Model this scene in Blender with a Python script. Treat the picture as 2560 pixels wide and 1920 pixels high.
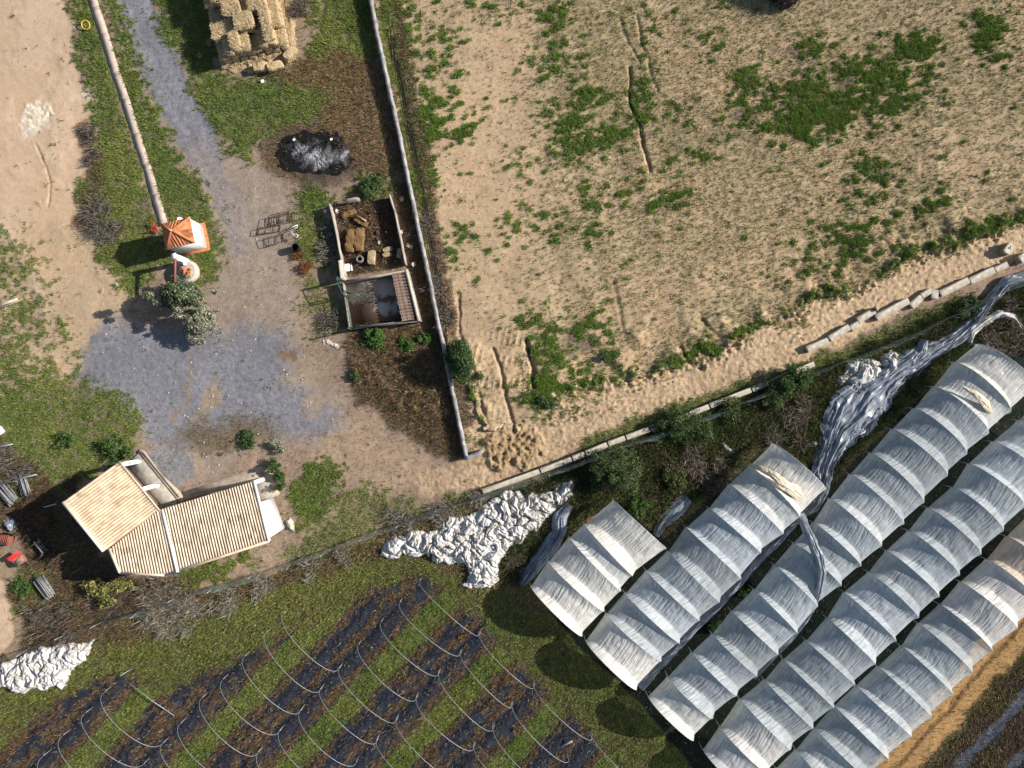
import bpy, math, random
import numpy as np
from math import radians, sin, cos, pi

for o in list(bpy.data.objects):
    bpy.data.objects.remove(o, do_unlink=True)
scene = bpy.context.scene
COL = scene.collection

# ------------------------------------------------------------------ camera, sky, sun, exposure
CAM_H = 59.0          # metres above the ground
S = 30.0              # photo pixels per metre on the ground
cam_data = bpy.data.cameras.new("camera")
cam = bpy.data.objects.new("camera", cam_data)
COL.objects.link(cam)
cam.location = (0, 0, CAM_H)
cam.rotation_euler = (0, 0, 0)
cam_data.sensor_width = 36.0
cam_data.lens = 36.0 * CAM_H / (2560 / S)
cam_data.clip_end = 2000
scene.camera = cam

SUN_AZ = radians(12.7)     # measured from +X towards +Y
SUN_EL = radians(29.0)
world = bpy.data.worlds.new("World")
scene.world = world
world.use_nodes = True
wn = world.node_tree.nodes
wl = world.node_tree.links
sky = wn.new("ShaderNodeTexSky")
sky.sky_type = 'NISHITA'
sky.sun_disc = False
sky.sun_elevation = SUN_EL
sky.sun_rotation = pi / 2 - SUN_AZ
wl.new(sky.outputs[0], wn["Background"].inputs[0])
wn["Background"].inputs[1].default_value = 0.072
sun_data = bpy.data.lights.new("sun", 'SUN')
sun_data.energy = 4.6
sun_data.angle = radians(0.5)
sun_data.color = (1.0, 0.955, 0.885)
sun = bpy.data.objects.new("sun", sun_data)
COL.objects.link(sun)
sun.rotation_euler = (0, pi / 2 - SUN_EL, SUN_AZ)
scene.view_settings.view_transform = 'Standard'
scene.view_settings.look = 'None'
scene.view_settings.exposure = 0.58
scene.view_settings.gamma = 1.0
scene.cycles.max_bounces = 6
scene.cycles.transparent_max_bounces = 10

rng = np.random.default_rng(7)
random.seed(7)

# ------------------------------------------------------------------ small helpers
def G(px, py, z=0.0):
    """photo pixel of a point known to be at height z -> world position"""
    k = (CAM_H - z) / CAM_H / S
    return np.array([(px - 1280) * k, (960 - py) * k, z])

def W(p):
    return (p[0] - 1280) / S, (960 - p[1]) / S

def tag(o, label=None, cat=None, group=None, kind=None):
    if label: o["label"] = label
    if cat: o["category"] = cat
    if group: o["group"] = group
    if kind: o["kind"] = kind
    return o

def empty(name, loc, label=None, cat=None, group=None):
    o = bpy.data.objects.new(name, None)
    o.empty_display_size = 0.3
    o.location = loc
    COL.objects.link(o)
    return tag(o, label, cat, group)

def raw_mesh(name, V, faces_list, mats, parent=None, smooth=False, colors=None, uv=None, flat_ids=None):
    """V (n,3); faces_list: list of (k,3) or (k,4) index arrays"""
    V = np.asarray(V, dtype=np.float32)
    off = np.zeros(3, dtype=np.float32)
    if parent is None:
        off[:2] = (V[:, :2].min(0) + V[:, :2].max(0)) / 2
        off[2] = V[:, 2].min()
        V = V - off
    else:
        q_, w_ = parent, np.zeros(3)
        while q_ is not None: w_ = w_ + np.array(q_.location); q_ = q_.parent
        V = V - w_.astype(np.float32)
    me = bpy.data.meshes.new(name)
    me.vertices.add(len(V))
    me.vertices.foreach_set("co", V.ravel())
    fl = [np.asarray(f, dtype=np.int32) for f in faces_list if len(f)]
    loops = np.concatenate([f.ravel() for f in fl])
    tot = np.concatenate([np.full(len(f), f.shape[1], dtype=np.int32) for f in fl])
    start = np.concatenate([[0], np.cumsum(tot)[:-1]]).astype(np.int32)
    me.loops.add(len(loops))
    me.loops.foreach_set("vertex_index", loops)
    me.polygons.add(len(tot))
    me.polygons.foreach_set("loop_start", start)
    me.polygons.foreach_set("loop_total", tot)
    if smooth:
        me.polygons.foreach_set("use_smooth", np.ones(len(tot), dtype=bool))
    if colors is not None:
        a = me.color_attributes.new("Col", 'FLOAT_COLOR', 'POINT')
        c = np.ones((len(V), 4), dtype=np.float32)
        colors = np.asarray(colors)
        c[:, :colors.shape[1]] = colors
        a.data.foreach_set("color", c.ravel())
    if uv is not None:
        a = me.attributes.new("suv", 'FLOAT_VECTOR', 'POINT')
        u = np.zeros((len(V), 3), dtype=np.float32)
        u[:, :uv.shape[1]] = uv
        a.data.foreach_set("vector", u.ravel())
    me.update(calc_edges=True)
    me.validate()
    if not isinstance(mats, (list, tuple)): mats = [mats]
    for m in mats: me.materials.append(m)
    o = bpy.data.objects.new(name, me)
    COL.objects.link(o)
    if parent is not None:
        o.parent = parent
    else:
        o.location = off
    return o

class MB:
    """collects simple shapes for ONE mesh"""
    def __init__(s):
        s.v = []; s.q = []; s.t = []; s.n = 0
    def add(s, V, q=(), t=()):
        V = np.asarray(V, dtype=float)
        if len(q): s.q.append(np.asarray(q) + s.n)
        if len(t): s.t.append(np.asarray(t) + s.n)
        s.v.append(V); s.n += len(V)
    def prism(s, pts, z0, z1, inset=0.0):
        """pts: list of (x,y) ; z0,z1 scalars or lists"""
        pts = np.asarray(pts, dtype=float)[:, :2]
        n = len(pts)
        c = pts.mean(0)
        top = c + (pts - c) * (1 - inset)
        z0 = np.broadcast_to(z0, (n,)); z1 = np.broadcast_to(z1, (n,))
        V = np.vstack([np.c_[pts, z0], np.c_[top, z1], [[*c, z0.mean()]], [[*c, z1.mean()]]])
        q = [[i, (i + 1) % n, n + (i + 1) % n, n + i] for i in range(n)]
        t = [[(i + 1) % n, i, 2 * n] for i in range(n)] + [[n + i, n + (i + 1) % n, 2 * n + 1] for i in range(n)]
        s.add(V, q, t); return s
    def box(s, c, size, rz=0.0, bev=0.0, rx=0.0, ry=0.0):
        x, y, z = [d / 2 for d in size]
        b = min(bev, x * .6, y * .6, z * .6)
        if b <= 0:
            V = np.array([[i, j, k] for i in (-x, x) for j in (-y, y) for k in (-z, z)])
            q = [[0, 1, 3, 2], [4, 6, 7, 5], [0, 4, 5, 1], [2, 3, 7, 6], [0, 2, 6, 4], [1, 5, 7, 3]]
            t = []
        else:
            V = []
            idx = {}
            for i in (-1, 1):
                for j in (-1, 1):
                    for k in (-1, 1):
                        for ax in range(3):
                            p = [i * (x - b), j * (y - b), k * (z - b)]
                            p[ax] = (i * x, j * y, k * z)[ax]
                            idx[(i, j, k, ax)] = len(V); V.append(p)
            V = np.array(V); q = []; t = []
            def quad(a): q.append(a)
            for sgn in (-1, 1):
                f = [(sgn, -1, -1), (sgn, 1, -1), (sgn, 1, 1), (sgn, -1, 1)]
                q.append([idx[(*c_, 0)] for c_ in (f if sgn > 0 else f[::-1])])
                f = [(-1, sgn, -1), (-1, sgn, 1), (1, sgn, 1), (1, sgn, -1)]
                q.append([idx[(*c_, 1)] for c_ in (f if sgn > 0 else f[::-1])])
                f = [(-1, -1, sgn), (1, -1, sgn), (1, 1, sgn), (-1, 1, sgn)]
                q.append([idx[(*c_, 2)] for c_ in (f if sgn > 0 else f[::-1])])
            for a1, a2, a3 in ((0, 1, 2), (1, 2, 0), (0, 2, 1)):
                for s1 in (-1, 1):
                    for s2 in (-1, 1):
                        def key(s3, ax):
                            c_ = [0, 0, 0]; c_[a1] = s1; c_[a2] = s2; c_[a3] = s3
                            return idx[(*c_, ax)]
                        q.append([key(-1, a1), key(1, a1), key(1, a2), key(-1, a2)])
            for i in (-1, 1):
                for j in (-1, 1):
                    for k in (-1, 1):
                        t.append([idx[(i, j, k, a)] for a in range(3)])
        V = V @ rot3(rx, ry, rz).T + np.asarray(c, dtype=float)
        s.add(V, q, t); return s
    def tube(s, pts, r, n=6, cap=True):
        pts = np.asarray(pts, dtype=float); m = len(pts)
        r = np.broadcast_to(r, (m,))
        T = np.gradient(pts, axis=0) if m > 2 else np.repeat((pts[1:] - pts[:1]), m, 0)
        T = T / (np.linalg.norm(T, axis=1, keepdims=True) + 1e-9)
        ref = np.array([0, 0, 1.0]) if abs(T[:, 2]).mean() < .8 else np.array([1.0, 0, 0])
        A = np.cross(T, ref); A /= (np.linalg.norm(A, axis=1, keepdims=True) + 1e-9)
        B = np.cross(T, A)
        an = np.arange(n) * 2 * pi / n
        V = (pts[:, None] + r[:, None, None] * (A[:, None] * np.cos(an)[None, :, None] + B[:, None] * np.sin(an)[None, :, None])).reshape(-1, 3)
        q = [[i * n + k, i * n + (k + 1) % n, (i + 1) * n + (k + 1) % n, (i + 1) * n + k] for i in range(m - 1) for k in range(n)]
        t = []
        if cap:
            V = np.vstack([V, pts[0], pts[-1]])
            t = [[(k + 1) % n, k, m * n] for k in range(n)] + [[(m - 1) * n + k, (m - 1) * n + (k + 1) % n, m * n + 1] for k in range(n)]
        s.add(V, q, t); return s
    def cyl(s, c, r0, r1, h, n=20):
        c = np.asarray(c, dtype=float)
        return s.tube([c, c + [0, 0, h]], [r0, r1], n)
    def build(s, name, m, parent=None, smooth=False):
        V = np.vstack(s.v)
        return raw_mesh(name, V, [f for f in (np.vstack(s.q) if s.q else [], np.vstack(s.t) if s.t else []) if len(f)], m, parent, smooth)

def rot3(rx, ry, rz):
    cx, sx, cy, sy, cz, sz = cos(rx), sin(rx), cos(ry), sin(ry), cos(rz), sin(rz)
    X = np.array([[1, 0, 0], [0, cx, -sx], [0, sx, cx]])
    Y = np.array([[cy, 0, sy], [0, 1, 0], [-sy, 0, cy]])
    Z = np.array([[cz, -sz, 0], [sz, cz, 0], [0, 0, 1]])
    return Z @ Y @ X

# value noise -----------------------------------------------------------------
_T = np.random.default_rng(3).random((16, 256, 256)).astype(np.float32)
def vnoise(x, y, seed=0):
    T = _T[seed % 16]
    xi = np.floor(x).astype(np.int64); yi = np.floor(y).astype(np.int64)
    fx = (x - xi).astype(np.float32); fy = (y - yi).astype(np.float32)
    fx = fx * fx * (3 - 2 * fx); fy = fy * fy * (3 - 2 * fy)
    x0 = (xi + seed * 37) & 255; x1 = (x0 + 1) & 255; y0 = (yi + seed * 91) & 255; y1 = (y0 + 1) & 255
    a = T[x0, y0]; b = T[x1, y0]; c = T[x0, y1]; d = T[x1, y1]
    return (a + (b - a) * fx) * (1 - fy) + (c + (d - c) * fx) * fy
def fbm(x, y, octv=4, seed=0, gain=0.5):
    r = 0; amp = 1.0; tot = 0
    for i in range(octv):
        ca, sa = cos(i * 1.1), sin(i * 1.1)
        r = r + amp * vnoise((x * ca - y * sa) * 2 ** i, (x * sa + y * ca) * 2 ** i, seed + i * 3)
        tot += amp; amp *= gain
    return r / tot          # 0..1, mean .5
def sstep(a, b, x):
    t = np.clip((x - a) / (b - a), 0, 1)
    return t * t * (3 - 2 * t)

# materials -------------------------------------------------------------------
def new_mat(name):
    m = bpy.data.materials.new(name); m.use_nodes = True
    nt = m.node_tree
    return m, nt, nt.nodes["Principled BSDF"]
def mat(name, col, rough=0.7, var=0.25, scale=3.0, bump=0.0, bscale=None, metal=0.0, spec=0.3, col2=None, stretch=None, detail=6):
    """principled with noise-mottled colour and optional bump"""
    m, nt, b = new_mat(name)
    N, L = nt.nodes, nt.links
    tc = N.new("ShaderNodeTexCoord"); mp = N.new("ShaderNodeMapping")
    L.new(tc.outputs["Object"], mp.inputs[0])
    if stretch: mp.inputs["Scale"].default_value = stretch
    nz = N.new("ShaderNodeTexNoise"); nz.inputs["Scale"].default_value = scale; nz.inputs["Detail"].default_value = detail
    nz.inputs["Roughness"].default_value = 0.65
    L.new(mp.outputs[0], nz.inputs[0])
    rmp = N.new("ShaderNodeValToRGB")
    rmp.color_ramp.elements[0].position = 0.3; rmp.color_ramp.elements[1].position = 0.72
    c = np.array(col)
    c2 = np.array(col2) if col2 is not None else c * (1 + var)
    c1 = c * (1 - var)
    rmp.color_ramp.elements[0].color = (*np.clip(c1, 0, 1), 1); rmp.color_ramp.elements[1].color = (*np.clip(c2, 0, 1), 1)
    L.new(nz.outputs[0], rmp.inputs[0]); L.new(rmp.outputs[0], b.inputs["Base Color"])
    b.inputs["Roughness"].default_value = rough; b.inputs["Metallic"].default_value = metal
    b.inputs["Specular IOR Level"].default_value = spec
    if bump:
        n2 = N.new("ShaderNodeTexNoise"); n2.inputs["Scale"].default_value = bscale or scale * 4; n2.inputs["Detail"].default_value = 5
        L.new(mp.outputs[0], n2.inputs[0])
        bp = N.new("ShaderNodeBump"); bp.inputs["Strength"].default_value = 1.0; bp.inputs["Distance"].default_value = bump
        L.new(n2.outputs[0], bp.inputs["Height"]); L.new(bp.outputs[0], b.inputs["Normal"])
    return m
def attr_mat(name, rough=0.8, fine=9.0, lo=0.6, hi=1.4, bump=0.03, trans=0.0, spec=0.2, mid=2.2):
    """base colour from the mesh's colour attribute, broken up by node noise; alpha = strength of the break-up"""
    m, nt, b = new_mat(name)
    N, L = nt.nodes, nt.links
    at = N.new("ShaderNodeAttribute"); at.attribute_name = "Col"
    tc = N.new("ShaderNodeTexCoord")
    n1 = N.new("ShaderNodeTexNoise"); n1.inputs["Scale"].default_value = fine; n1.inputs["Detail"].default_value = 3; n1.inputs["Roughness"].default_value = .75
    n2 = N.new("ShaderNodeTexNoise"); n2.inputs["Scale"].default_value = mid; n2.inputs["Detail"].default_value = 4
    L.new(tc.outputs["Object"], n1.inputs[0]); L.new(tc.outputs["Object"], n2.inputs[0])
    ad = N.new("ShaderNodeMath"); ad.operation = 'MULTIPLY_ADD'; ad.inputs[1].default_value = .45
    L.new(n2.outputs[0], ad.inputs[0]); 
    m0 = N.new("ShaderNodeMath"); m0.operation = 'MULTIPLY'; m0.inputs[1].default_value = .55
    L.new(n1.outputs[0], m0.inputs[0]); L.new(m0.outputs[0], ad.inputs[2])
    mr = N.new("ShaderNodeMapRange"); mr.inputs["From Min"].default_value = .3; mr.inputs["From Max"].default_value = .7
    mr.inputs["To Min"].default_value = lo; mr.inputs["To Max"].default_value = hi
    L.new(ad.outputs[0], mr.inputs[0])
    # blend factor to 1 by alpha
    mx = N.new("ShaderNodeMix"); mx.data_type = 'FLOAT'
    mx.inputs[2].default_value = 1.0
    L.new(at.outputs["Alpha"], mx.inputs[0]); L.new(mr.outputs[0], mx.inputs[3])
    mu = N.new("ShaderNodeVectorMath"); mu.operation = 'SCALE'
    L.new(at.outputs["Color"], mu.inputs[0]); L.new(mx.outputs[0], mu.inputs["Scale"])
    L.new(mu.outputs[0], b.inputs["Base Color"])
    b.inputs["Roughness"].default_value = rough
    b.inputs["Specular IOR Level"].default_value = spec
    if bump:
        bp = N.new("ShaderNodeBump"); bp.inputs["Distance"].default_value = bump; bp.inputs["Strength"].default_value = 1
        L.new(n1.outputs[0], bp.inputs["Height"]); L.new(bp.outputs[0], b.inputs["Normal"])
    if trans:
        out = N["Material Output"]
        tr = N.new("ShaderNodeBsdfTranslucent"); L.new(mu.outputs[0], tr.inputs[0])
        ms = N.new("ShaderNodeMixShader"); ms.inputs[0].default_value = trans
        L.new(b.outputs[0], ms.inputs[1]); L.new(tr.outputs[0], ms.inputs[2]); L.new(ms.outputs[0], out.inputs[0])
    return m

M = {}
M['ground'] = attr_mat("ground", rough=.95, fine=11, lo=.45, hi=1.5, bump=.05, spec=.08, mid=3.0)
M['leaf'] = attr_mat("leaf", rough=.6, fine=5, lo=.75, hi=1.25, bump=0, trans=.25, spec=.25)
M['twig'] = attr_mat("twig", rough=.9, fine=5, lo=.75, hi=1.25, bump=0, spec=.05)
M['concrete'] = mat("concrete", (.37, .335, .28), .9, .3, 2.5, .012, 14, spec=.15)
M['oldconcrete'] = mat("weathered_concrete", (.36, .31, .26), .95, .35, 1.6, .02, 10, spec=.1)
M['whitewall'] = mat("whitewash", (.82, .81, .78), .8, .05, 1.2, .004, 20, spec=.2)
M['greywall'] = mat("grey_render", (.30, .295, .285), .92, .6, 1.6, .03, 9, spec=.1)
M['roof'] = mat("sand_tile", (.68, .53, .385), .85, .26, 1.1, .006, 25, spec=.15)
M['rooftile'] = attr_mat('roof_tiles', rough=.85, fine=7, lo=.86, hi=1.14, bump=.006, spec=.15, mid=1.0)
M['roofcap'] = mat("ridge_tile", (.68, .60, .48), .85, .1, 4, spec=.15)
M['orange'] = mat("orange_tile", (.52, .19, .08), .85, .38, 3.5, .006, 25, spec=.15)
M['oldtile'] = mat("old_tile", (.42, .28, .20), .9, .3, 4, .01, 18, spec=.1)
M['wood'] = mat("weathered_wood", (.34, .26, .18), .9, .35, 4, .01, 12, spec=.1)
M['greywood'] = mat("grey_wood", (.25, .24, .24), .9, .35, 4, .01, 12, spec=.1)
M['darkwood'] = mat("dark_wood", (.09, .06, .045), .9, .4, 4, .01, 12, spec=.1)
M['bark'] = mat("bark", (.16, .13, .10), .95, .35, 6, .02, 14, spec=.05)
M['steel'] = mat("galvanised_steel", (.40, .41, .43), .5, .2, 6, metal=.3, spec=.5)
M['rust'] = mat("rusty_steel", (.085, .055, .045), .75, .4, 8, spec=.25)
M['redrust'] = mat("rust_red_steel", (.27, .10, .07), .8, .3, 8, spec=.2)
M['red'] = mat("red_paint", (.55, .025, .02), .45, .15, 5, spec=.45)
M['green'] = mat("green_paint", (.05, .12, .085), .6, .3, 5, spec=.3)
M['yellow'] = mat("yellow_plastic", (.72, .52, .03), .5, .1, 8, spec=.4)
M['white'] = mat("white_plastic", (.78, .78, .78), .5, .08, 5, spec=.4)
M['black'] = mat("black_rubber", (.02, .02, .022), .6, .3, 6, spec=.3)
M['straw'] = mat("straw", (.46, .32, .165), .95, .4, 8, .09, 14, stretch=(1, .3, 1), spec=.05, col2=(.66, .51, .31))
M['oldstraw'] = mat("old_straw", (.22, .13, .06), .95, .45, 9, .05, 16, stretch=(.3, 1, 1), spec=.05)
M['darkfilm'] = mat("dark_film", (.19, .21, .245), .38, .45, 1.5, .004, 5, spec=.75)
M['stone'] = mat("pale_stone", (.52, .46, .38), .95, .2, 3, .03, 8, spec=.1)
M['whitefilm'] = mat("white_film", (.56, .51, .445), .45, .15, .9, .012, 9, spec=.3, col2=(.68, .665, .645))
# ------------------------------------------------------------------ ground maps
STEP = 0.09
fx = np.arange(-46, 46 + STEP / 2, STEP); fy = np.arange(-35, 35 + STEP / 2, STEP)
ext = np.array([1.5, 4, 9, 18, 40, 90, 220])
gx = np.concatenate([-46 - ext[::-1], fx, 46 + ext]); gy = np.concatenate([-35 - ext[::-1], fy, 35 + ext])
NX, NY = len(gx), len(gy)
XW, YW = np.meshgrid(gx, gy, indexing='ij')
PX = 1280 + XW * S; PY = 960 - YW * S
n_a = fbm(XW * .7, YW * .7, 5, 1); n_b = fbm(XW * .7 + 40, YW * .7 + 13, 5, 2)
n_c = fbm(XW * 2.1, YW * 2.1, 4, 4); n_d = fbm(XW * .18, YW * .18, 4, 5); n_e = fbm(XW * .45, YW * .45, 5, 8)
n_f = fbm(XW * 4.2, YW * 4.2, 2, 11)
WX = PX + (n_a - .5) * 46 + (n_c - .5) * 14; WY = PY + (n_b - .5) * 46 + (n_f - .5) * 14   # ragged-edge coordinates

n_w = .45 * fbm(XW * 1.3 + 7, YW * 1.6, 3, 13) + .55 * fbm(XW * 3.6, YW * 4.0 + 5, 3, 14)
nh_ = 0
nh = .55 * fbm(XW * 2.6, YW * 2.6 + 3, 4, 15, .65) + .28 * fbm((XW * .94 + YW * .34) * .8, (YW * .94 - XW * .34) * 5.5, 3, 9) + .17 * n_e
nh = (nh - nh.mean()) / nh.std()
def sdf_poly(pts, X, Y):
    pts = np.asarray(pts, float)
    d = np.full(X.shape, 1e9); ins = np.zeros(X.shape, bool)
    n = len(pts)
    for i in range(n):
        ax, ay = pts[i]; bx, by = pts[(i + 1) % n]
        ex, ey = bx - ax, by - ay
        t = np.clip(((X - ax) * ex + (Y - ay) * ey) / (ex * ex + ey * ey + 1e-9), 0, 1)
        d = np.minimum(d, np.hypot(X - ax - t * ex, Y - ay - t * ey))
        c = ((ay > Y) != (by > Y)) & (X < (bx - ax) * (Y - ay) / (by - ay + 1e-12) + ax)
        ins ^= c
    return np.where(ins, d, -d)
def line_d(pts, X, Y):
    d = np.full(X.shape, 1e9)
    for (ax, ay), (bx, by) in zip(pts[:-1], pts[1:]):
        ex, ey = bx - ax, by - ay
        t = np.clip(((X - ax) * ex + (Y - ay) * ey) / (ex * ex + ey * ey + 1e-9), 0, 1)
        d = np.minimum(d, np.hypot(X - ax - t * ex, Y - ay - t * ey))
    return d
def poly(pts, soft=14, warp=1.0):
    X = PX + (WX - PX) * warp; Y = PY + (WY - PY) * warp
    p = np.asarray(pts, float)
    m = (X > p[:, 0].min() - 60) & (X < p[:, 0].max() + 60) & (Y > p[:, 1].min() - 60) & (Y < p[:, 1].max() + 60)
    r = np.zeros(X.shape)
    r[m] = sstep(-soft, soft, sdf_poly(pts, X[m], Y[m]))
    return r
def stroke(pts, w, soft=8, warp=1.0):
    X = PX + (WX - PX) * warp; Y = PY + (WY - PY) * warp
    p = np.asarray(pts, float)
    q = w + soft + 60
    m = (X > p[:, 0].min() - q) & (X < p[:, 0].max() + q) & (Y > p[:, 1].min() - q) & (Y < p[:, 1].max() + q)
    r = np.zeros(X.shape)
    r[m] = 1 - sstep(w - soft, w + soft, line_d(pts, X[m], Y[m]))
    return r
def rag(pts, amp=120, soft=9):
    p = np.asarray(pts, float); X = PX + (WX - PX) * .7; Y = PY + (WY - PY) * .7
    m = (X > p[:, 0].min() - 90) & (X < p[:, 0].max() + 90) & (Y > p[:, 1].min() - 90) & (Y < p[:, 1].max() + 90)
    r = np.zeros(X.shape); r[m] = sstep(-soft, soft, sdf_poly(pts, X[m], Y[m]) + (n_w[m] - .5) * amp); return r
def blob(cx, cy, rx, ry, rot=0.0, soft=.6, warp=1.4):
    X = PX + (WX - PX) * warp - cx; Y = PY + (WY - PY) * warp - cy
    c, s_ = cos(radians(rot)), sin(radians(rot))
    u = (X * c + Y * s_) / rx; v = (-X * s_ + Y * c) / ry
    return 1 - sstep(1 - soft, 1 + soft * .6, np.hypot(u, v))

colr = np.zeros((NX, NY, 3)); spk = np.full((NX, NY), .6)      # colour, speckle strength
reg = np.zeros((NX, NY), np.int8)                             # 0 ground 1 sand 2 gravel 3 field 4 track 5 mulch
grn = np.zeros((NX, NY)); dry = np.zeros((NX, NY)); olive = np.zeros((NX, NY))   # plant cover densities
hgt = (n_e - .5) * .10 + (n_c - .5) * .03
def paint(mask, c, amt=1.0, rid=None, sp=None, thr=.5):
    a = np.clip(mask * amt, 0, 1)
    colr[:] = colr * (1 - a[..., None]) + np.array(c) * a[..., None]
    if sp is not None: spk[:] = spk * (1 - a) + sp * a
    if rid is not None: reg[mask > thr] = rid
def cover(arr, mask, v):
    arr[:] = arr * (1 - mask) + v * mask

SAND = (.56, .395, .265); SOIL = (.475, .342, .212); DIRT = (.30, .215, .155); GRAV = (.215, .213, .235)
EARTH = (.12, .085, .05); TURF = (.125, .145, .042); TRACK = (.40, .235, .10); PLAST = (.028, .032, .046); REDD = (.27, .16, .085)

# base: dry grassy dirt everywhere, darker weedy earth south of the wire fence
paint(np.ones_like(PX), DIRT, 1, 0, .6)
south = poly([(-9000, 1690), (0, 1650), (330, 1535), (640, 1440), (950, 1325), (1200, 1240), (1560, 1112), (1960, 960), (2560, 700), (9000, 300), (9000, 9000), (-9000, 9000)], 8)
paint(south, (.105, .078, .045), 1, 0, .9); cover(grn, south, .25); cover(dry, south, .18)
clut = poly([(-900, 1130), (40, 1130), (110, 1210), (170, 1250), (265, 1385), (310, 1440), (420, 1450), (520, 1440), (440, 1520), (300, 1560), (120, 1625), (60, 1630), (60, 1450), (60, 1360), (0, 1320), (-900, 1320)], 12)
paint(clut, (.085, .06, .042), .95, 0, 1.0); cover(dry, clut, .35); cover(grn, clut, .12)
# --- big field, upper right
F_EDGE = [(1130, 880), (1180, 990), (1210, 1085), (1290, 1060), (1340, 1040), (1420, 985), (1560, 945), (1720, 900), (1790, 880), (1860, 842), (1990, 775), (2090, 735), (2200, 690), (2290, 640), (2400, 610), (2560, 555), (2700, 500)]
field = [(880, -2000), (935, -60), (960, 120), (1000, 300), (1050, 520), (1085, 700)] + F_EDGE + [(9000, 400), (9000, -2000)]
mf = poly(field, 6)
paint(mf, SOIL, 1, 3, .55)
# --- soil track along the field's lower edge
track = F_EDGE[1:] + [(2700, 590), (2560, 650), (2420, 705), (2300, 760), (2150, 830), (2000, 905), (1880, 945), (1700, 1020), (1500, 1100), (1330, 1170), (1200, 1225), (1080, 1240), (1020, 1200), (1100, 1170), (1180, 1150), (1170, 1080)]
mt = poly(track, 8)
paint(mt, (.50, .355, .22), 1, 4, .75)
paint(rag([(740, 1090), (860, 1060), (1000, 1090), (1090, 1160), (1200, 1150), (1150, 1240), (1000, 1220), (860, 1190), (760, 1150)], 140, 40), (.41, .29, .19), .7, None, .6)
# --- sand, left
sand1 = [(-9000, -2000), (150, -2000), (160, 20), (195, 130), (210, 210), (225, 260), (240, 300), (236, 340), (225, 380), (240, 400), (200, 470), (185, 520), (205, 600), (250, 660), (310, 720), (300, 770), (240, 860), (210, 900), (150, 960), (120, 880), (95, 800), (70, 700), (40, 610), (-40, 590), (-9000, 500)]
ms = poly(sand1, 9)
paint(ms, SAND, 1, 1, .28)
paint(poly([(40, 560), (200, 560), (330, 740), (300, 830), (200, 920), (110, 920), (90, 780), (60, 690)], 14), (.47, .34, .215), .9, 1, .5)
paint(poly([(-60, 1440), (8, 1455), (28, 1540), (34, 1590), (0, 1650), (-60, 1680)], 3, .4), SAND, 1, 1, .3)
paint(poly([(-60, 1370), (10, 1385), (40, 1440), (48, 1560), (20, 1640), (-60, 1680)], 8), (.36, .25, .145), .6, None, .4)
paint(poly([(-60, 1440), (8, 1455), (28, 1540), (34, 1590), (0, 1650), (-60, 1680)], 3, .4), SAND, 1, 1, .3)
# --- gravel drive and yard
road = [(262, -2000), (272, -40), (300, 60), (340, 180), (385, 280), (430, 360), (480, 430), (530, 510), (560, 580), (548, 680), (520, 740), (480, 790), (420, 830), (330, 790), (250, 830), (205, 880), (200, 960), (270, 1010), (340, 1090), (430, 1150), (450, 1230), (560, 1190), (620, 1120), (700, 1120), (760, 1090), (860, 1060), (870, 1010), (820, 960), (765, 890), (745, 800), (735, 700), (720, 600), (745, 500), (700, 460), (610, 400), (560, 385), (520, 300), (470, 210), (420, 110), (385, 30), (370, -40), (365, -2000)]
mr_ = poly(road, 7)
paint(mr_, (.315, .245, .19), 1, 2, .6)
paint(poly([(262, -2000), (280, -40), (310, 60), (350, 180), (400, 280), (450, 360), (500, 430), (540, 470), (565, 440), (545, 350), (495, 240), (435, 120), (390, 30), (370, -40), (370, -2000)], 8), GRAV, .95, None, .9)
paint(rag([(490, 400), (560, 440), (605, 520), (610, 600), (575, 640), (560, 570), (520, 480)], 70, 12), (.235, .215, .215), .8, None, .8)
paint(stroke([(300, -40), (350, 100), (420, 260), (500, 400), (580, 540)], 7, 6, .6), (.27, .26, .27), .5)
paint(stroke([(345, -40), (390, 100), (460, 250), (535, 390), (610, 540)], 7, 6, .6), (.27, .26, .265), .5)
paint(poly([(470, 380), (520, 360), (620, 470), (650, 600), (600, 640), (570, 560)], 40), (.29, .235, .20), .7, None, .7)
paint(poly([(215, 880), (260, 800), (400, 830), (470, 820), (560, 830), (600, 800), (700, 830), (760, 900), (770, 960), (760, 1060), (830, 1020), (860, 1050), (800, 1100), (640, 1080), (540, 1100), (430, 1150), (330, 1060), (250, 1000), (180, 950)], 24) * .5 + .5 * rag([(215, 880), (260, 800), (400, 830), (470, 820), (560, 830), (600, 800), (700, 830), (760, 900), (770, 960), (760, 1060), (830, 1020), (860, 1050), (800, 1100), (640, 1080), (540, 1100), (430, 1150), (330, 1060), (250, 1000), (180, 950)], 150, 20), GRAV, .92, None, .85)
paint(poly([(330, 1130), (420, 1110), (500, 1150), (450, 1235), (400, 1210)], 8), (.24, .235, .24), .9, None, 1.0)
paint(blob(520, 1000, 22, 80, 20), (.33, .245, .165), .8, None, .6)
paint(blob(455, 990, 10, 120, 4), (.30, .20, .12), .5, None, .7)
paint(blob(760, 930, 60, 40, 20), (.36, .265, .18), .8, None, .6)
paint(blob(560, 1090, 150, 40, -6), (.165, .115, .065), .75, None, .8); cover(olive, blob(570, 1075, 150, 45, -6), .55)
paint(blob(505, 1160, 22, 26), (.42, .31, .20), .8, None, .4)
paint(blob(720, 890, 22, 26), (.22, .13, .07), .7)
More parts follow.
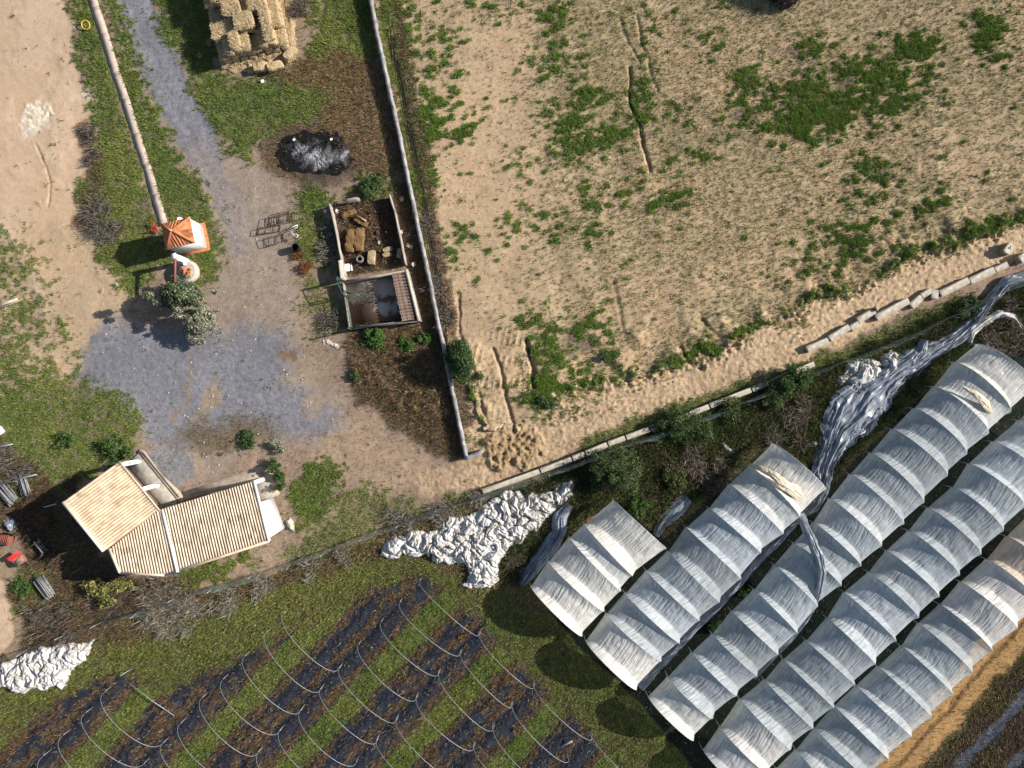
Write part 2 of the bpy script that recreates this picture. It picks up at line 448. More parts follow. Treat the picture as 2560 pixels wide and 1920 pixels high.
# --- grass round hut, drive and hay
gp = []
gp.append(([(170, -60), (232, -60), (330, 320), (395, 550), (420, 640), (380, 690), (330, 735), (290, 700), (235, 650), (262, 590), (195, 520), (205, 450), (255, 390), (235, 300), (222, 230), (205, 130)], .85))
gp.append(([(248, -60), (290, -60), (325, 80), (372, 250), (420, 330), (480, 420), (520, 490), (555, 560), (560, 640), (535, 720), (480, 690), (440, 600), (400, 540), (330, 310), (290, 150)], .85))
gp.append(([(372, -60), (560, -60), (535, 100), (545, 190), (640, 190), (760, 150), (800, -60), (940, -60), (950, 160), (900, 190), (850, 300), (760, 320), (690, 340), (605, 392), (565, 380), (520, 290), (475, 200), (440, 120), (400, 60)], .95))
gp.append(([(740, 455), (810, 470), (825, 560), (850, 690), (750, 640), (740, 560)], .8))
gp.append(([(770, 690), (860, 720), (870, 830), (790, 840), (770, 760)], .45))
gp.append(([(960, -60), (1000, -60), (1035, 240), (1055, 400), (1060, 470), (1020, 460), (990, 290), (950, 60)], .8))
gp.append(([(-900, 990), (0, 990), (90, 930), (210, 955), (300, 980), (360, 1070), (310, 1130), (160, 1240), (-900, 1250)], .7))
gp.append(([(712, 1215), (745, 1190), (790, 1160), (862, 1165), (858, 1215), (820, 1290), (755, 1340), (735, 1300)], 1.0))
gp.append(([(850, 1215), (980, 1230), (1080, 1275), (1200, 1235), (1230, 1225), (1010, 1300), (860, 1365), (740, 1430), (720, 1380), (800, 1320)], .5))
gp.append(([(1085, 1270), (1200, 1225), (1235, 1222), (1080, 1300), (1000, 1318)], .95))
gp.append(([(0, 1700), (240, 1625), (420, 1540), (620, 1490), (930, 1370), (1150, 1440), (1210, 1500), (1180, 1560), (1060, 1440), (930, 1470), (830, 1530), (700, 1590), (600, 1640), (420, 1730), (330, 1690), (250, 1690), (130, 1750), (0, 1830), (-900, 1900), (-900, 1720)], .95))
gp.append(([(440, 1430), (620, 1385), (640, 1400), (560, 1440), (460, 1470)], .9))
gp.append(([(20, 1500), (60, 1440), (110, 1440), (120, 1500), (100, 1540), (60, 1530)], .95))
gp.append(([(1180, 1560), (1260, 1600), (1420, 1790), (1560, 1920), (1640, 1990), (1780, 1990), (1640, 1760), (1520, 1650), (1400, 1560), (1250, 1480)], .7))
gp.append(([(900, 430), (985, 440), (985, 480), (890, 490)], .9))
gp.append(([(1000, 490), (1035, 500), (1055, 600), (1075, 700), (1060, 740), (1025, 640)], .5))
wst = [(-900, 590), (40, 600), (60, 680), (95, 780), (150, 860), (130, 950), (0, 1010), (-900, 1010)]
paint(poly(wst, 20), (.44, .32, .205), .8, 0, .6)
m = rag(wst, 420, 14) * sstep(.44, .56, n_w); paint(m, TURF, .8); grn[:] = np.maximum(grn, m * .6)
for pts, v in gp:
    m = rag(pts, 130, 12)
    a = m * np.clip(v * (.30 + 1.0 * n_e) * (.25 + 1.0 * sstep(.34, .56, n_w)), 0, 1)
    paint(m, TURF, np.minimum(1, v * (.55 + .9 * sstep(.3, .6, n_c))), 0, .75, .5)
    grn[:] = np.maximum(grn, np.clip(a, 0, 1))
# dead / brown ground
bp_ = []
bp_.append([(640, 180), (760, 150), (850, 130), (950, 160), (1000, 300), (1030, 430), (960, 440), (870, 420), (780, 430), (740, 450), (680, 420), (660, 400), (680, 340), (740, 320), (800, 300), (830, 240)])
bp_.append([(860, 820), (1040, 810), (1100, 850), (1140, 1000), (1160, 1140), (1090, 1130), (1000, 1060), (900, 1000), (880, 900)])
bp_.append([(1000, 470), (1030, 470), (1120, 900), (1080, 880), (1050, 760)])
for pts in bp_:
    m = poly(pts, 16); paint(m, REDD, .75, 0, .95); cover(dry, m, .45); cover(grn, m, .18)
paint(poly(bp_[1], 16) * sstep(.42, .58, n_w), (.075, .052, .036), .9, None, 1.0); cover(dry, poly(bp_[1], 16), .7); m = stroke([(1015, 480), (1060, 680), (1105, 880)], 26, 12); paint(m, (.10, .075, .045), .7); dry[:] = np.maximum(dry, m * .7); grn[:] = np.maximum(grn, m * .35 * sstep(.45, .6, n_w))
# clods of dug earth
CL = [poly([(880, 900), (960, 870), (1060, 880), (1120, 930), (1130, 1040), (1070, 1060), (980, 1000), (900, 960)], 14),
      poly([(1210, 1100), (1250, 1080), (1340, 1075), (1370, 1110), (1330, 1160), (1250, 1175), (1215, 1150)], 12)]
cl = np.maximum(CL[0] * .7, CL[1])
hgt += cl * (.75 * (fbm(XW * 2.6, YW * 2.6, 4, 3, .6) - .42) + .15)
paint(CL[1], (.36, .245, .13), .8, None, .8)
# burnt heap ground scorch
paint(blob(785, 385, 130, 78, 8, .5), (.05, .04, .035), .85, 0, .9)
cover(grn, blob(785, 385, 120, 75, 8, .4), 0); cover(dry, blob(785, 385, 120, 75, 8, .4), 0.02)
# pen interiors
paint(poly([(828, 515), (980, 495), (1008, 665), (862, 690)], 4, .3), (.075, .05, .035), .95, 0, 1.0)
cover(grn, poly([(828, 515), (980, 495), (1008, 665), (862, 690)], 4, .3), .05); cover(dry, poly([(828, 515), (980, 495), (1008, 665), (862, 690)], 4, .3), .7)
# reed / brush strips along fences
for pts, w, v in [([(300, 1585), (480, 1520), (640, 1470), (780, 1420), (940, 1370)], 22, .9), ([(960, 1330), (1100, 1290), (1240, 1235)], 14, .8), ([(1000, 20), (1050, 340), (1100, 640), (1140, 870), (1165, 1060)], 12, .6),
                  ([(0, 1130), (60, 1180), (120, 1250), (100, 1300), (30, 1290)], 34, .8), ([(60, 1500), (140, 1560), (220, 1590)], 30, .6), ([(215, 330), (240, 400), (230, 560)], 22, .5), ([(200, 560), (300, 570)], 18, .5)]:
    m = stroke(pts, w, 9); paint(m, (.16, .12, .09), .7, 0, .9); dry[:] = np.maximum(dry, m * v)
# ditch between barrier and tunnels
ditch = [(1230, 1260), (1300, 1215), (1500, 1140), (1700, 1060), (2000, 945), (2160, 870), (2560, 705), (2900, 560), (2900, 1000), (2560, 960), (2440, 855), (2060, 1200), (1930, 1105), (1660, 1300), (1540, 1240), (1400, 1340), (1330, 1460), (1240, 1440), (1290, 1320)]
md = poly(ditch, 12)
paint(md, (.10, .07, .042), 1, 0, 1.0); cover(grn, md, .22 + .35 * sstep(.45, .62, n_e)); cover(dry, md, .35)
for pts, w in [([(1480, 1130), (1700, 1040), (1990, 950)], 34), ([(2000, 930), (2250, 820), (2400, 760)], 20)]:
    m = stroke(pts, w, 12); paint(m, TURF, .7); grn[:] = np.maximum(grn, m * .6)
m = stroke([(1560, 1240), (1500, 1270), (1480, 1290)], 22); paint(m, (.36, .235, .10), .7)
# ground in and around the tunnels
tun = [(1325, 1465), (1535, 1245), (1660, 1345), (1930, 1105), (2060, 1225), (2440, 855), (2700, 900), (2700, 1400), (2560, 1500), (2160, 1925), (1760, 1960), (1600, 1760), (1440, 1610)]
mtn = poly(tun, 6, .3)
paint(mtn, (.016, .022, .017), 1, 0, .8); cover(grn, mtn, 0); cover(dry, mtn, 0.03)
# mulch field, lower left
AX = np.array([.69, -.724]); PP = np.array([.724, .69])
vv = PX * PP[0] + PY * PP[1] + (n_b - .5) * 16
ph = (vv - 1574 + 191 * 20) % 191
mul = [(-900, 2300), (-900, 1960), (0, 1860), (90, 1800), (150, 1740), (270, 1695), (330, 1705), (430, 1740), (600, 1645), (700, 1600), (830, 1535), (930, 1478), (1050, 1440), (1120, 1475), (1200, 1560), (1260, 1610), (1330, 1700), (1430, 1790), (1540, 1890), (1600, 2300)]
mm = poly(mul, 12)
paint(mm, PLAST, 1, 5, .5); cover(grn, mm, 0.02); cover(dry, mm, 0.04)
da = np.abs(ph - 80) + (n_c - .5) * 20 + (n_a - .5) * 14
alley = mm * sstep(34, 24, da)
paint(alley, TURF, .95, 5, .8); cover(grn, alley, .95 * (.35 + .9 * sstep(.36, .55, n_a)))
for c_, w_ in ((38, 8), (91, 7)):
    brow = mm * sstep(w_ + 5, w_ - 4, np.abs(np.abs(ph - 80) - c_) + (n_c - .5) * 22 + (n_a - .5) * 16) * sstep(.36, .50, n_w)
    paint(brow, (.115, .075, .05), .85, 5, 1.0); cover(dry, brow, .8); cover(grn, brow, .10)
litter = mm * sstep(.57, .66, .5 * n_e + .5 * n_w) * (1 - alley); paint(litter, (.10, .07, .048), .8, None, .9); dry[:] = np.maximum(dry, litter * .6)
mulch_top = mm * (1 - alley)
hgt += mm * .16 * (np.exp(-((np.abs(ph - 80) - 64) / 15) ** 2)) + mm * .03 * np.sin(nh * 3)
# earth track and crop rows, lower right corner
tr2 = [(2130, 1960), (2330, 1750), (2560, 1490), (2900, 1130), (2950, 1240), (2560, 1625), (2400, 1800), (2255, 1960), (2100, 2300), (1800, 2300)]
m2 = poly(tr2, 7)
paint(m2, TRACK, 1, 4, .6); cover(grn, m2, .02); cover(dry, m2, .03)
paint(stroke([(2210, 1950), (2560, 1555), (2800, 1290)], 7, 5, .5), (.24, .135, .06), .8)
hgt += -.10 * stroke([(2210, 1950), (2560, 1555), (2800, 1290)], 5, 4, .4)
cr = [(2290, 1960), (2400, 1835), (2560, 1650), (2950, 1260), (4000, 1200), (4000, 3000), (1900, 3000)]
m3 = poly(cr, 9)
ph3 = (vv - 2990 + 191 * 20) % 96
paint(m3, (.03, .028, .022), 1, 5, 1.0); cover(grn, m3, .30 * sstep(.4, .6, n_e)); cover(dry, m3, .5)
b3 = m3 * sstep(18, 9, np.abs(ph3 - 48) + (n_e - .5) * 16)
paint(b3, (.085, .10, .135), .9, 5, .4); cover(grn, b3, .04); cover(dry, b3, .15)

PTH = [(214, -80), (232, 0), (262, 90), (288, 175), (318, 262), (345, 350), (375, 440), (398, 520), (410, 565)]
cover(grn, stroke(PTH, 10, 4, 0), 0); cover(dry, stroke(PTH, 10, 4, 0), 0)
# --- weeds in the big field
nh2 = .6 * fbm(XW * 5 + 11, YW * 5, 3, 10, .7) + .4 * fbm((XW * .94 + YW * .34) * 1.2, (YW * .94 - XW * .34) * 7, 2, 3); nh2 = (nh2 - nh2.mean()) / nh2.std()
wd = -1.15 + 1.95 * sstep(950, 2050, PX + (960 - PY) * .45) + .8 * (n_d - .5)
wd -= 1.3 * poly([(1030, 80), (1330, 60), (1320, 620), (1180, 900), (1100, 760), (1050, 480)], 80) + .9 * blob(1850, 700, 330, 60, -20, .9) + .8 * blob(2440, 400, 130, 120, 0, .9)
wd += .7 * blob(1560, 120, 90, 160, 0, .9) + .6 * blob(1800, 260, 240, 200, 0, .9)
olive += mf * (1 - mt) * sstep(-.5, .7, nh2 * .8 + wd) * .9
bl = [(2070, 250, 150, 75, 0, 1), (1990, 300, 60, 40, 0, 1), (2040, 120, 45, 28, 0, .7), (2290, 110, 60, 42, 20, .95), (2470, 85, 48, 46, 30, 1), (2190, 190, 130, 55, -5, .8), (2250, 260, 60, 40, 0, .8),
      (1385, 60, 32, 70, 5, .75), (1400, 200, 46, 90, -5, .6), (1440, 245, 90, 26, -4, .85), (1500, 350, 90, 30, -14, .95), (1430, 340, 44, 60, 0, .8), (1405, 300, 30, 30, 0, .5),
      (1610, 240, 22, 50, -5, .8), (1620, 290, 40, 14, 0, .7), (1750, 380, 60, 30, 0, .6), (1690, 290, 40, 30, 0, .5), (1670, 505, 50, 22, -28, .75), (1780, 120, 50, 40, 0, .45), (1880, 200, 60, 40, 0, .7),
      (2110, 610, 90, 48, -18, .75), (2210, 430, 60, 40, 0, .65), (2160, 490, 90, 36, -20, .5), (2300, 530, 80, 34, -25, .55), (2480, 560, 60, 20, -22, .8), (2360, 620, 40, 20, -25, .8), (2230, 690, 44, 18, -22, .95), (2100, 735, 52, 18, -22, .9), (1975, 800, 70, 24, -22, .9), (1750, 880, 62, 26, -28, .95), (1680, 905, 60, 22, -18, .85),
      (1390, 985, 60, 60, 0, 1), (1430, 1010, 80, 40, -20, .9), (1440, 930, 70, 50, 0, .7), (1500, 900, 60, 40, 0, .6), (1560, 960, 80, 26, -15, .6), (1380, 860, 46, 60, 0, .7), (1330, 800, 34, 24, 0, .7), (1470, 820, 60, 40, 0, .6), (1520, 890, 20, 18, 0, .9),
      (1110, 95, 70, 26, -20, .6), (1180, 10, 34, 18, 0, .7), (1120, 170, 30, 40, 0, .6), (1080, 300, 34, 60, 10, .9), (1050, 400, 30, 90, -10, .95), (1150, 320, 50, 24, -20, .6), (1085, 170, 14, 50, -12, .75), (1030, 60, 16, 80, -5, .7),
      (1300, 420, 60, 24, 0, .4), (1310, 540, 60, 40, 0, .45), (1470, 510, 60, 40, 0, .5), (1570, 480, 70, 40, 0, .4), (1420, 560, 60, 40, 0, .5), (1160, 570, 26, 16, 30, .8), (1130, 630, 14, 20, 0, .8), (1190, 690, 20, 20, 0, .6), (1170, 1010, 30, 60, -10, .6), (1190, 1105, 22, 16, 0, .9), (1180, 1070, 24, 40, 0, .5),
      (110, 800, 50, 40, 0, .5), (30, 850, 40, 80, 0, .6), (70, 1000, 60, 40, 0, .4), (130, 700, 30, 20, 0, .35), (170, 620, 30, 20, 0, .35), (100, 640, 40, 30, 0, .25)]
gd = np.zeros_like(PX)
for cx, cy, rx, ry, ro, v in bl:
    X_ = WX - cx; Y_ = WY - cy; c_, s_ = cos(radians(ro)), sin(radians(ro))
    gd = np.maximum(gd, v * np.exp(-(((X_ * c_ + Y_ * s_) / rx) ** 2 + ((-X_ * s_ + Y_ * c_) / ry) ** 2) * .62))
fg = sstep(-.15, .75, nh * 1.0 + gd * 3.3 - 2.05)
grn[:] = np.maximum(grn, np.where(mf > .5, fg, fg * .7))
stv = np.sin((PX - PY * .24 + (n_e - .5) * 60) / 17) * sstep(.42, .60, fbm(XW * .16 + 4, YW * .10, 3, 2)) + .8 * np.sin((PX * .36 + PY * .93 + (n_e - .5) * 50) / 12) * sstep(1500, 2000, PX) * sstep(.45, .62, fbm(XW * .14 + 9, YW * .14, 3, 6))
colr *= (1 + .12 * stv * mf)[..., None]; hgt -= mf * (n_c - .5) * .018
paint(np.clip(grn * mf * 1.1, 0, 1), TURF, .8)
paint(np.clip(olive * mf, 0, 1), (.255, .225, .11), .6)
paint(mf * sstep(.5, .75, n_d) * (1 - np.clip(grn, 0, 1)), (.50, .325, .20), .35)
for cx, cy, rx, ry in ((2020, 175, 26, 24), (1975, 130, 40, 24), (2110, 205, 34, 30), (2200, 430, 40, 22), (1860, 290, 40, 30), (1440, 850, 50, 40)):
    paint(blob(cx, cy, rx, ry), (.11, .085, .075), .6)
# plough ruts with real depth
for pts, d, w in [([(1573, 168), (1580, 250), (1600, 320), (1612, 380), (1625, 430)], .22, 4), ([(1590, 40), (1612, 120), (1630, 190), (1645, 230)], .10, 4), ([(1552, 45), (1560, 80), (1580, 120), (1600, 160)], .08, 3), ([(1535, 700), (1545, 760), (1560, 830), (1570, 860)], .06, 5),
                  ([(1750, 800), (1790, 835), (1830, 850)], .12, 5), ([(1700, 870), (1725, 910), (1750, 915)], .22, 6), ([(1318, 850), (1330, 920), (1340, 970)], .30, 5), ([(1145, 740), (1150, 830), (1190, 950), (1215, 1060)], .12, 4), ([(1232, 870), (1250, 920), (1270, 1010), (1285, 1080)], .18, 4), ([(92, 360), (116, 420), (125, 470), (122, 520)], .07, 2.2)]:
    k = stroke(pts, w, w * .7, .35); hgt -= k * d; paint(k, (.22, .15, .09), .35)
tm = poly([(1170, 860), (1310, 850), (1335, 960), (1340, 1010), (1220, 1060)], 10, .4) + poly([(1165, 840), (1320, 800), (1318, 860), (1165, 870)], 8, .4) * .6
uu = (PX - 1160) * .97 + (PY - 860) * .22; rw = np.sin(((PY - 860) * .97 - (PX - 1160) * .2) / 62 * 2 * pi + (n_e - .5) * 6)
hgt += tm * .085 * np.clip(np.sin(uu / 15 * 2 * pi) - .2, 0, 1) * sstep(-.2, .5, rw) * sstep(.3, .5, n_w)
# scarp at the lower edge of the field
se = np.where(line_d(F_EDGE, WX, WY) < 400, line_d(F_EDGE, WX, WY), 400.0)
inside = mf > .5
lump = sstep(.35, .6, n_e)
hgt += np.where(inside, np.exp(-se / 70) * (.42 * lump + .05), 0)
hgt -= np.where(~inside, np.exp(-(se / 16) ** 2) * .12 * lump, 0)
sc = stroke(F_EDGE[5:], 16, 10, 1.6); hgt += sc * .50 * (fbm(XW * 3.4, YW * 3.4, 3, 6) - .4)
cover(grn, sc * sstep(.42, .6, n_b), .7)
tt = mt * (1 - mf); rid = np.sin(((PX * .36 + PY * .93) + (n_a - .5) * 30) / 14 * 2 * pi)
hgt += tt * (.03 * rid * sstep(.4, .6, n_d) + .17 * (fbm(XW * 4.5, YW * 4.5, 3, 9, .6) - .5))
# sand flow marks
fl = np.sin((PX * .35 - PY * .25 + (n_e - .5) * 500) / 60)
hgt += ms * (.03 * fl + .04 * (fbm(XW * .5, YW * 1.2, 3, 12) - .5)); hgt -= ms * ((n_e - .5) * .07 + (n_c - .5) * .024)
paint(ms * sstep(.1, 1, fl), (.62, .46, .33), .35); paint(ms * sstep(.55, .75, n_d), (.50, .335, .20), .45)
paint(blob(85, 300, 34, 48, 20, .5), (.72, .63, .50), .8, None, .9); hgt += blob(85, 300, 34, 48, 20, .5) * .16 * (n_f - .4)
paint(blob(215, 235, 30, 26, 0, .6), (.66, .56, .42), .6)
hgt += np.clip(grn, 0, 1) * .08 * n_c + np.clip(dry, 0, 1) * .10 * n_f
# lighter / darker broad mottling that belongs to the soil itself
colr *= (1 + (1 - .75 * ms) * (.25 * (n_e - .5) + .36 * (n_c - .5)) + .25 * (n_d - .5))[..., None]
hgt[:7] = hgt[-7:] = 0; hgt[:, :7] = hgt[:, -7:] = 0
colr = np.clip(colr, .004, .9)

def ground_z(x, y):
    i = np.clip(np.searchsorted(gx, x), 0, NX - 1); j = np.clip(np.searchsorted(gy, y), 0, NY - 1)
    return hgt[i, j]
def at_map(a, x, y):
    i = np.clip(np.searchsorted(gx, x), 0, NX - 1); j = np.clip(np.searchsorted(gy, y), 0, NY - 1)
    return a[i, j]

ii, jj = np.meshgrid(np.arange(NX - 1), np.arange(NY - 1), indexing='ij')
quads = np.stack([ii * NY + jj, (ii + 1) * NY + jj, (ii + 1) * NY + jj + 1, ii * NY + jj + 1], -1).reshape(-1, 4)
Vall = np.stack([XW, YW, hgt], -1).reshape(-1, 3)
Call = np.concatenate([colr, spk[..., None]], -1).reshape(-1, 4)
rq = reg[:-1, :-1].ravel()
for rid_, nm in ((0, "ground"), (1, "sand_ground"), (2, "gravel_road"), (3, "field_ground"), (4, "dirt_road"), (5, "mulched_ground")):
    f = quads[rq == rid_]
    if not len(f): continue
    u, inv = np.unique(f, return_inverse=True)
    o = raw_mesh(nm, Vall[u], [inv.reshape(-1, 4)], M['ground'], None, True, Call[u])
    o["kind"] = "structure"

# ------------------------------------------------------------------ blades, leaves, twigs
def blades(name, n, dens, cols, wts, L=(.12, .3), wd_=(.02, .045), lean=(.5, 1.3), box=(-44, 44, -33.5, 33.5), clump=0, clump_r=.25, matn='leaf', dirbias=None, zoff=0, tonemap=None, col_noise=.25):
    """one mesh of n leaning blades placed by a density map"""
    P_ = []
    got = 0
    base_n = n if not clump else max(1, n // clump)
    while got < base_n:
        k = base_n * 2 + 2000
        x = rng.uniform(box[0], box[1], k); y = rng.uniform(box[2], box[3], k)
        keep = rng.random(k) < at_map(dens, x, y)
        P_.append(np.c_[x[keep], y[keep]]); got += keep.sum()
        if len(P_) > 60: break
    P = np.vstack(P_)[:base_n]
    if clump:
        rr = clump_r * (.4 + rng.random(len(P)) * .9)
        idx = np.repeat(np.arange(len(P)), clump)
        a = rng.random(len(idx)) * 2 * pi; r = np.sqrt(rng.random(len(idx))) * rr[idx]
        tone_id = rng.choice(len(cols), len(P), p=np.array(wts) / sum(wts))[idx]
        P = P[idx] + np.c_[np.cos(a) * r, np.sin(a) * r]
    else:
        tone_id = rng.choice(len(cols), len(P), p=np.array(wts) / sum(wts))
    n = len(P)
    z = at_map(hgt, P[:, 0], P[:, 1]) + zoff
    ln = rng.uniform(*L, n); w = rng.uniform(*wd_, n); le = rng.uniform(*lean, n)
    a = rng.random(n) * 2 * pi
    if dirbias is not None: a = dirbias + rng.normal(0, .5, n)
    d = np.c_[np.cos(a), np.sin(a)]; p_ = np.c_[-d[:, 1], d[:, 0]]
    h = ln / np.sqrt(1 + le ** 2); hor = h * le
    V = np.empty((n, 3, 3))
    V[:, 0, :2] = P - p_ * w[:, None] / 2; V[:, 1, :2] = P + p_ * w[:, None] / 2
    V[:, 0, 2] = V[:, 1, 2] = z - .01
    V[:, 2, :2] = P + d * hor[:, None]; V[:, 2, 2] = z + h
    c = np.array(cols)[tone_id]
    if tonemap is not None:
        tmv = np.clip(at_map(tonemap, P[:, 0], P[:, 1]), 0, 1)[:, None]; c = c * (1 - tmv) + np.array(YELLOWS)[tone_id] * tmv
    c = c * (1 + rng.normal(0, col_noise, n))[:, None]
    C = np.repeat(np.clip(c, .003, .8), 3, 0)
    o = raw_mesh(name, V.reshape(-1, 3), [np.arange(n * 3).reshape(-1, 3)], M[matn], None, False, C)
    o["kind"] = "stuff"
    return o
GREENS = [(.11, .19, .028), (.16, .24, .038), (.065, .12, .024), (.25, .24, .06), (.22, .16, .08)]
YELLOWS = [(.27, .30, .055), (.33, .34, .08), (.19, .21, .045), (.25, .21, .07), (.24, .17, .09)]
DRYS = [(.13, .085, .05), (.20, .14, .09), (.07, .045, .03), (.16, .075, .035), (.30, .23, .15)]
land = reg
ytone = sstep(.42, .62, n_d * .5 + n_e * .5) * .6 + .5 * poly([(-900, 1700), (240, 1600), (950, 1330), (1250, 1400), (1200, 1560), (1060, 1440), (700, 1600), (300, 1720), (-900, 1950)], 20)
cover(grn, stroke(PTH, 11, 4, 0), 0)
blades("grass", 270000, np.clip(grn, 0, 1) * (land != 3), GREENS, [4, 3, 3, 1.2, 1], L=(.09, .24), wd_=(.035, .08), tonemap=ytone)
blades("field_weeds", 170000, np.clip(grn, 0, 1) * (land == 3), [(.15, .26, .035), (.20, .30, .045), (.09, .16, .028), (.27, .28, .07), (.24, .18, .09)], [4, 3, 3, 1, .7], L=(.12, .30), wd_=(.03, .07), clump=10, clump_r=.18)
blades("dry_grass", 150000, np.clip(olive, 0, 1), [(.20, .19, .06), (.28, .25, .09), (.09, .08, .035), (.12, .15, .04), (.06, .055, .035)], [3, 2, 3, 4, 2], L=(.07, .21), wd_=(.022, .05), clump=3, clump_r=.10)
blades("undergrowth", 60000, np.clip(md * (1 - mtn) * (.15 + 1.0 * sstep(.40, .62, n_w)), 0, 1), [(.06, .10, .025), (.10, .14, .035), (.04, .06, .02), (.12, .085, .055), (.19, .15, .08)], [3, 2, 3, 2, 1], L=(.3, .75), wd_=(.03, .08), lean=(.3, 1.2), clump=9, clump_r=.4)
blades("dead_weeds", 190000, np.clip(dry, 0, 1), DRYS, [3, 2, 3, 2, 1], L=(.15, .45), wd_=(.02, .05), matn='twig', lean=(.6, 1.8))
sp_d = np.clip(.10 * (mf > .5) + .10 * ((mr_ > .5) & (grn < .2)) * sstep(.5, .7, n_e) + .12 * (land == 0) + .03 * tt, 0, 1)
blades("sprouts", 80000, sp_d * 5, [(.05, .06, .02), (.09, .07, .04), (.04, .07, .02), (.14, .10, .06)], [3, 3, 2, 2], L=(.07, .2), wd_=(.02, .05), clump=3, clump_r=.1)
# ------------------------------------------------------------------ film-covered tunnels
def film_mat():
    m, nt, b = new_mat("tunnel_film"); N, L = nt.nodes, nt.links
    at = N.new("ShaderNodeAttribute"); at.attribute_name = "suv"
    ca = N.new("ShaderNodeAttribute"); ca.attribute_name = "Col"
    mp = N.new("ShaderNodeMapping"); mp.inputs["Scale"].default_value = (5.6, .5, 1); mp.inputs["Rotation"].default_value = (0, 0, .12)
    L.new(at.outputs["Vector"], mp.inputs[0])
    nz = N.new("ShaderNodeTexNoise"); nz.inputs["Scale"].default_value = 1.0; nz.inputs["Detail"].default_value = 3; nz.inputs["Distortion"].default_value = .5
    L.new(mp.outputs[0], nz.inputs[0])
    pw = N.new("ShaderNodeMath"); pw.operation = 'POWER'; pw.inputs[1].default_value = 1.6
    L.new(nz.outputs[0], pw.inputs[0])
    # wrinkles fade in and out over the sheet
    n2 = N.new("ShaderNodeTexNoise"); n2.inputs["Scale"].default_value = .9; L.new(at.outputs["Vector"], n2.inputs[0])
    mr = N.new("ShaderNodeMapRange"); mr.inputs["From Min"].default_value = .38; mr.inputs["From Max"].default_value = .62; mr.inputs["To Min"].default_value = .35
    L.new(n2.outputs[0], mr.inputs[0])
    mu = N.new("ShaderNodeMath"); mu.operation = 'MULTIPLY'; L.new(pw.outputs[0], mu.inputs[0]); L.new(mr.outputs[0], mu.inputs[1])
    bp = N.new("ShaderNodeBump"); bp.inputs["Distance"].default_value = .22; bp.inputs["Strength"].default_value = 1
    L.new(mu.outputs[0], bp.inputs["Height"])
    # dust
    n3 = N.new("ShaderNodeTexNoise"); n3.inputs["Scale"].default_value = 2.2; n3.inputs["Detail"].default_value = 6; L.new(at.outputs["Vector"], n3.inputs[0])
    m3 = N.new("ShaderNodeMapRange"); m3.inputs["From Min"].default_value = .3; m3.inputs["From Max"].default_value = .7; m3.inputs["To Min"].default_value = .82; m3.inputs["To Max"].default_value = 1.08
    L.new(n3.outputs[0], m3.inputs[0])
    sc_ = N.new("ShaderNodeVectorMath"); sc_.operation = 'SCALE'; L.new(ca.outputs["Color"], sc_.inputs[0]); L.new(m3.outputs[0], sc_.inputs["Scale"])
    L.new(sc_.outputs[0], b.inputs["Base Color"]); L.new(bp.outputs[0], b.inputs["Normal"])
    b.inputs["Roughness"].default_value = .38; b.inputs["Specular IOR Level"].default_value = .45
    tl = N.new("ShaderNodeBsdfTranslucent"); L.new(sc_.outputs[0], tl.inputs[0]); L.new(bp.outputs[0], tl.inputs["Normal"])
    tp = N.new("ShaderNodeBsdfTransparent"); tp.inputs[0].default_value = (.90, .96, .93, 1)
    a1 = N.new("ShaderNodeMixShader"); a1.inputs[0].default_value = .22
    L.new(b.outputs[0], a1.inputs[1]); L.new(tl.outputs[0], a1.inputs[2])
    a2 = N.new("ShaderNodeMixShader"); L.new(ca.outputs["Alpha"], a2.inputs[0])
    L.new(tp.outputs[0], a2.inputs[1]); L.new(a1.outputs[0], a2.inputs[2])
    L.new(a2.outputs[0], N["Material Output"].inputs[0])
    return m
M['film'] = film_mat()
ZE, RISE = 1.15, 2.0
def arch_pts(Lp, Rp, n=33, dz=0.0, rise=RISE):
    t = np.linspace(0, 1, n); th = pi * (1 - t)
    c = (1 + np.cos(th)) / 2            # 0..1 from left foot to right foot
    P = Lp[None] * (1 - c[:, None]) + Rp[None] * c[:, None]
    P[:, 2] = Lp[2] + rise * np.sin(th) ** .82 + dz
    return P
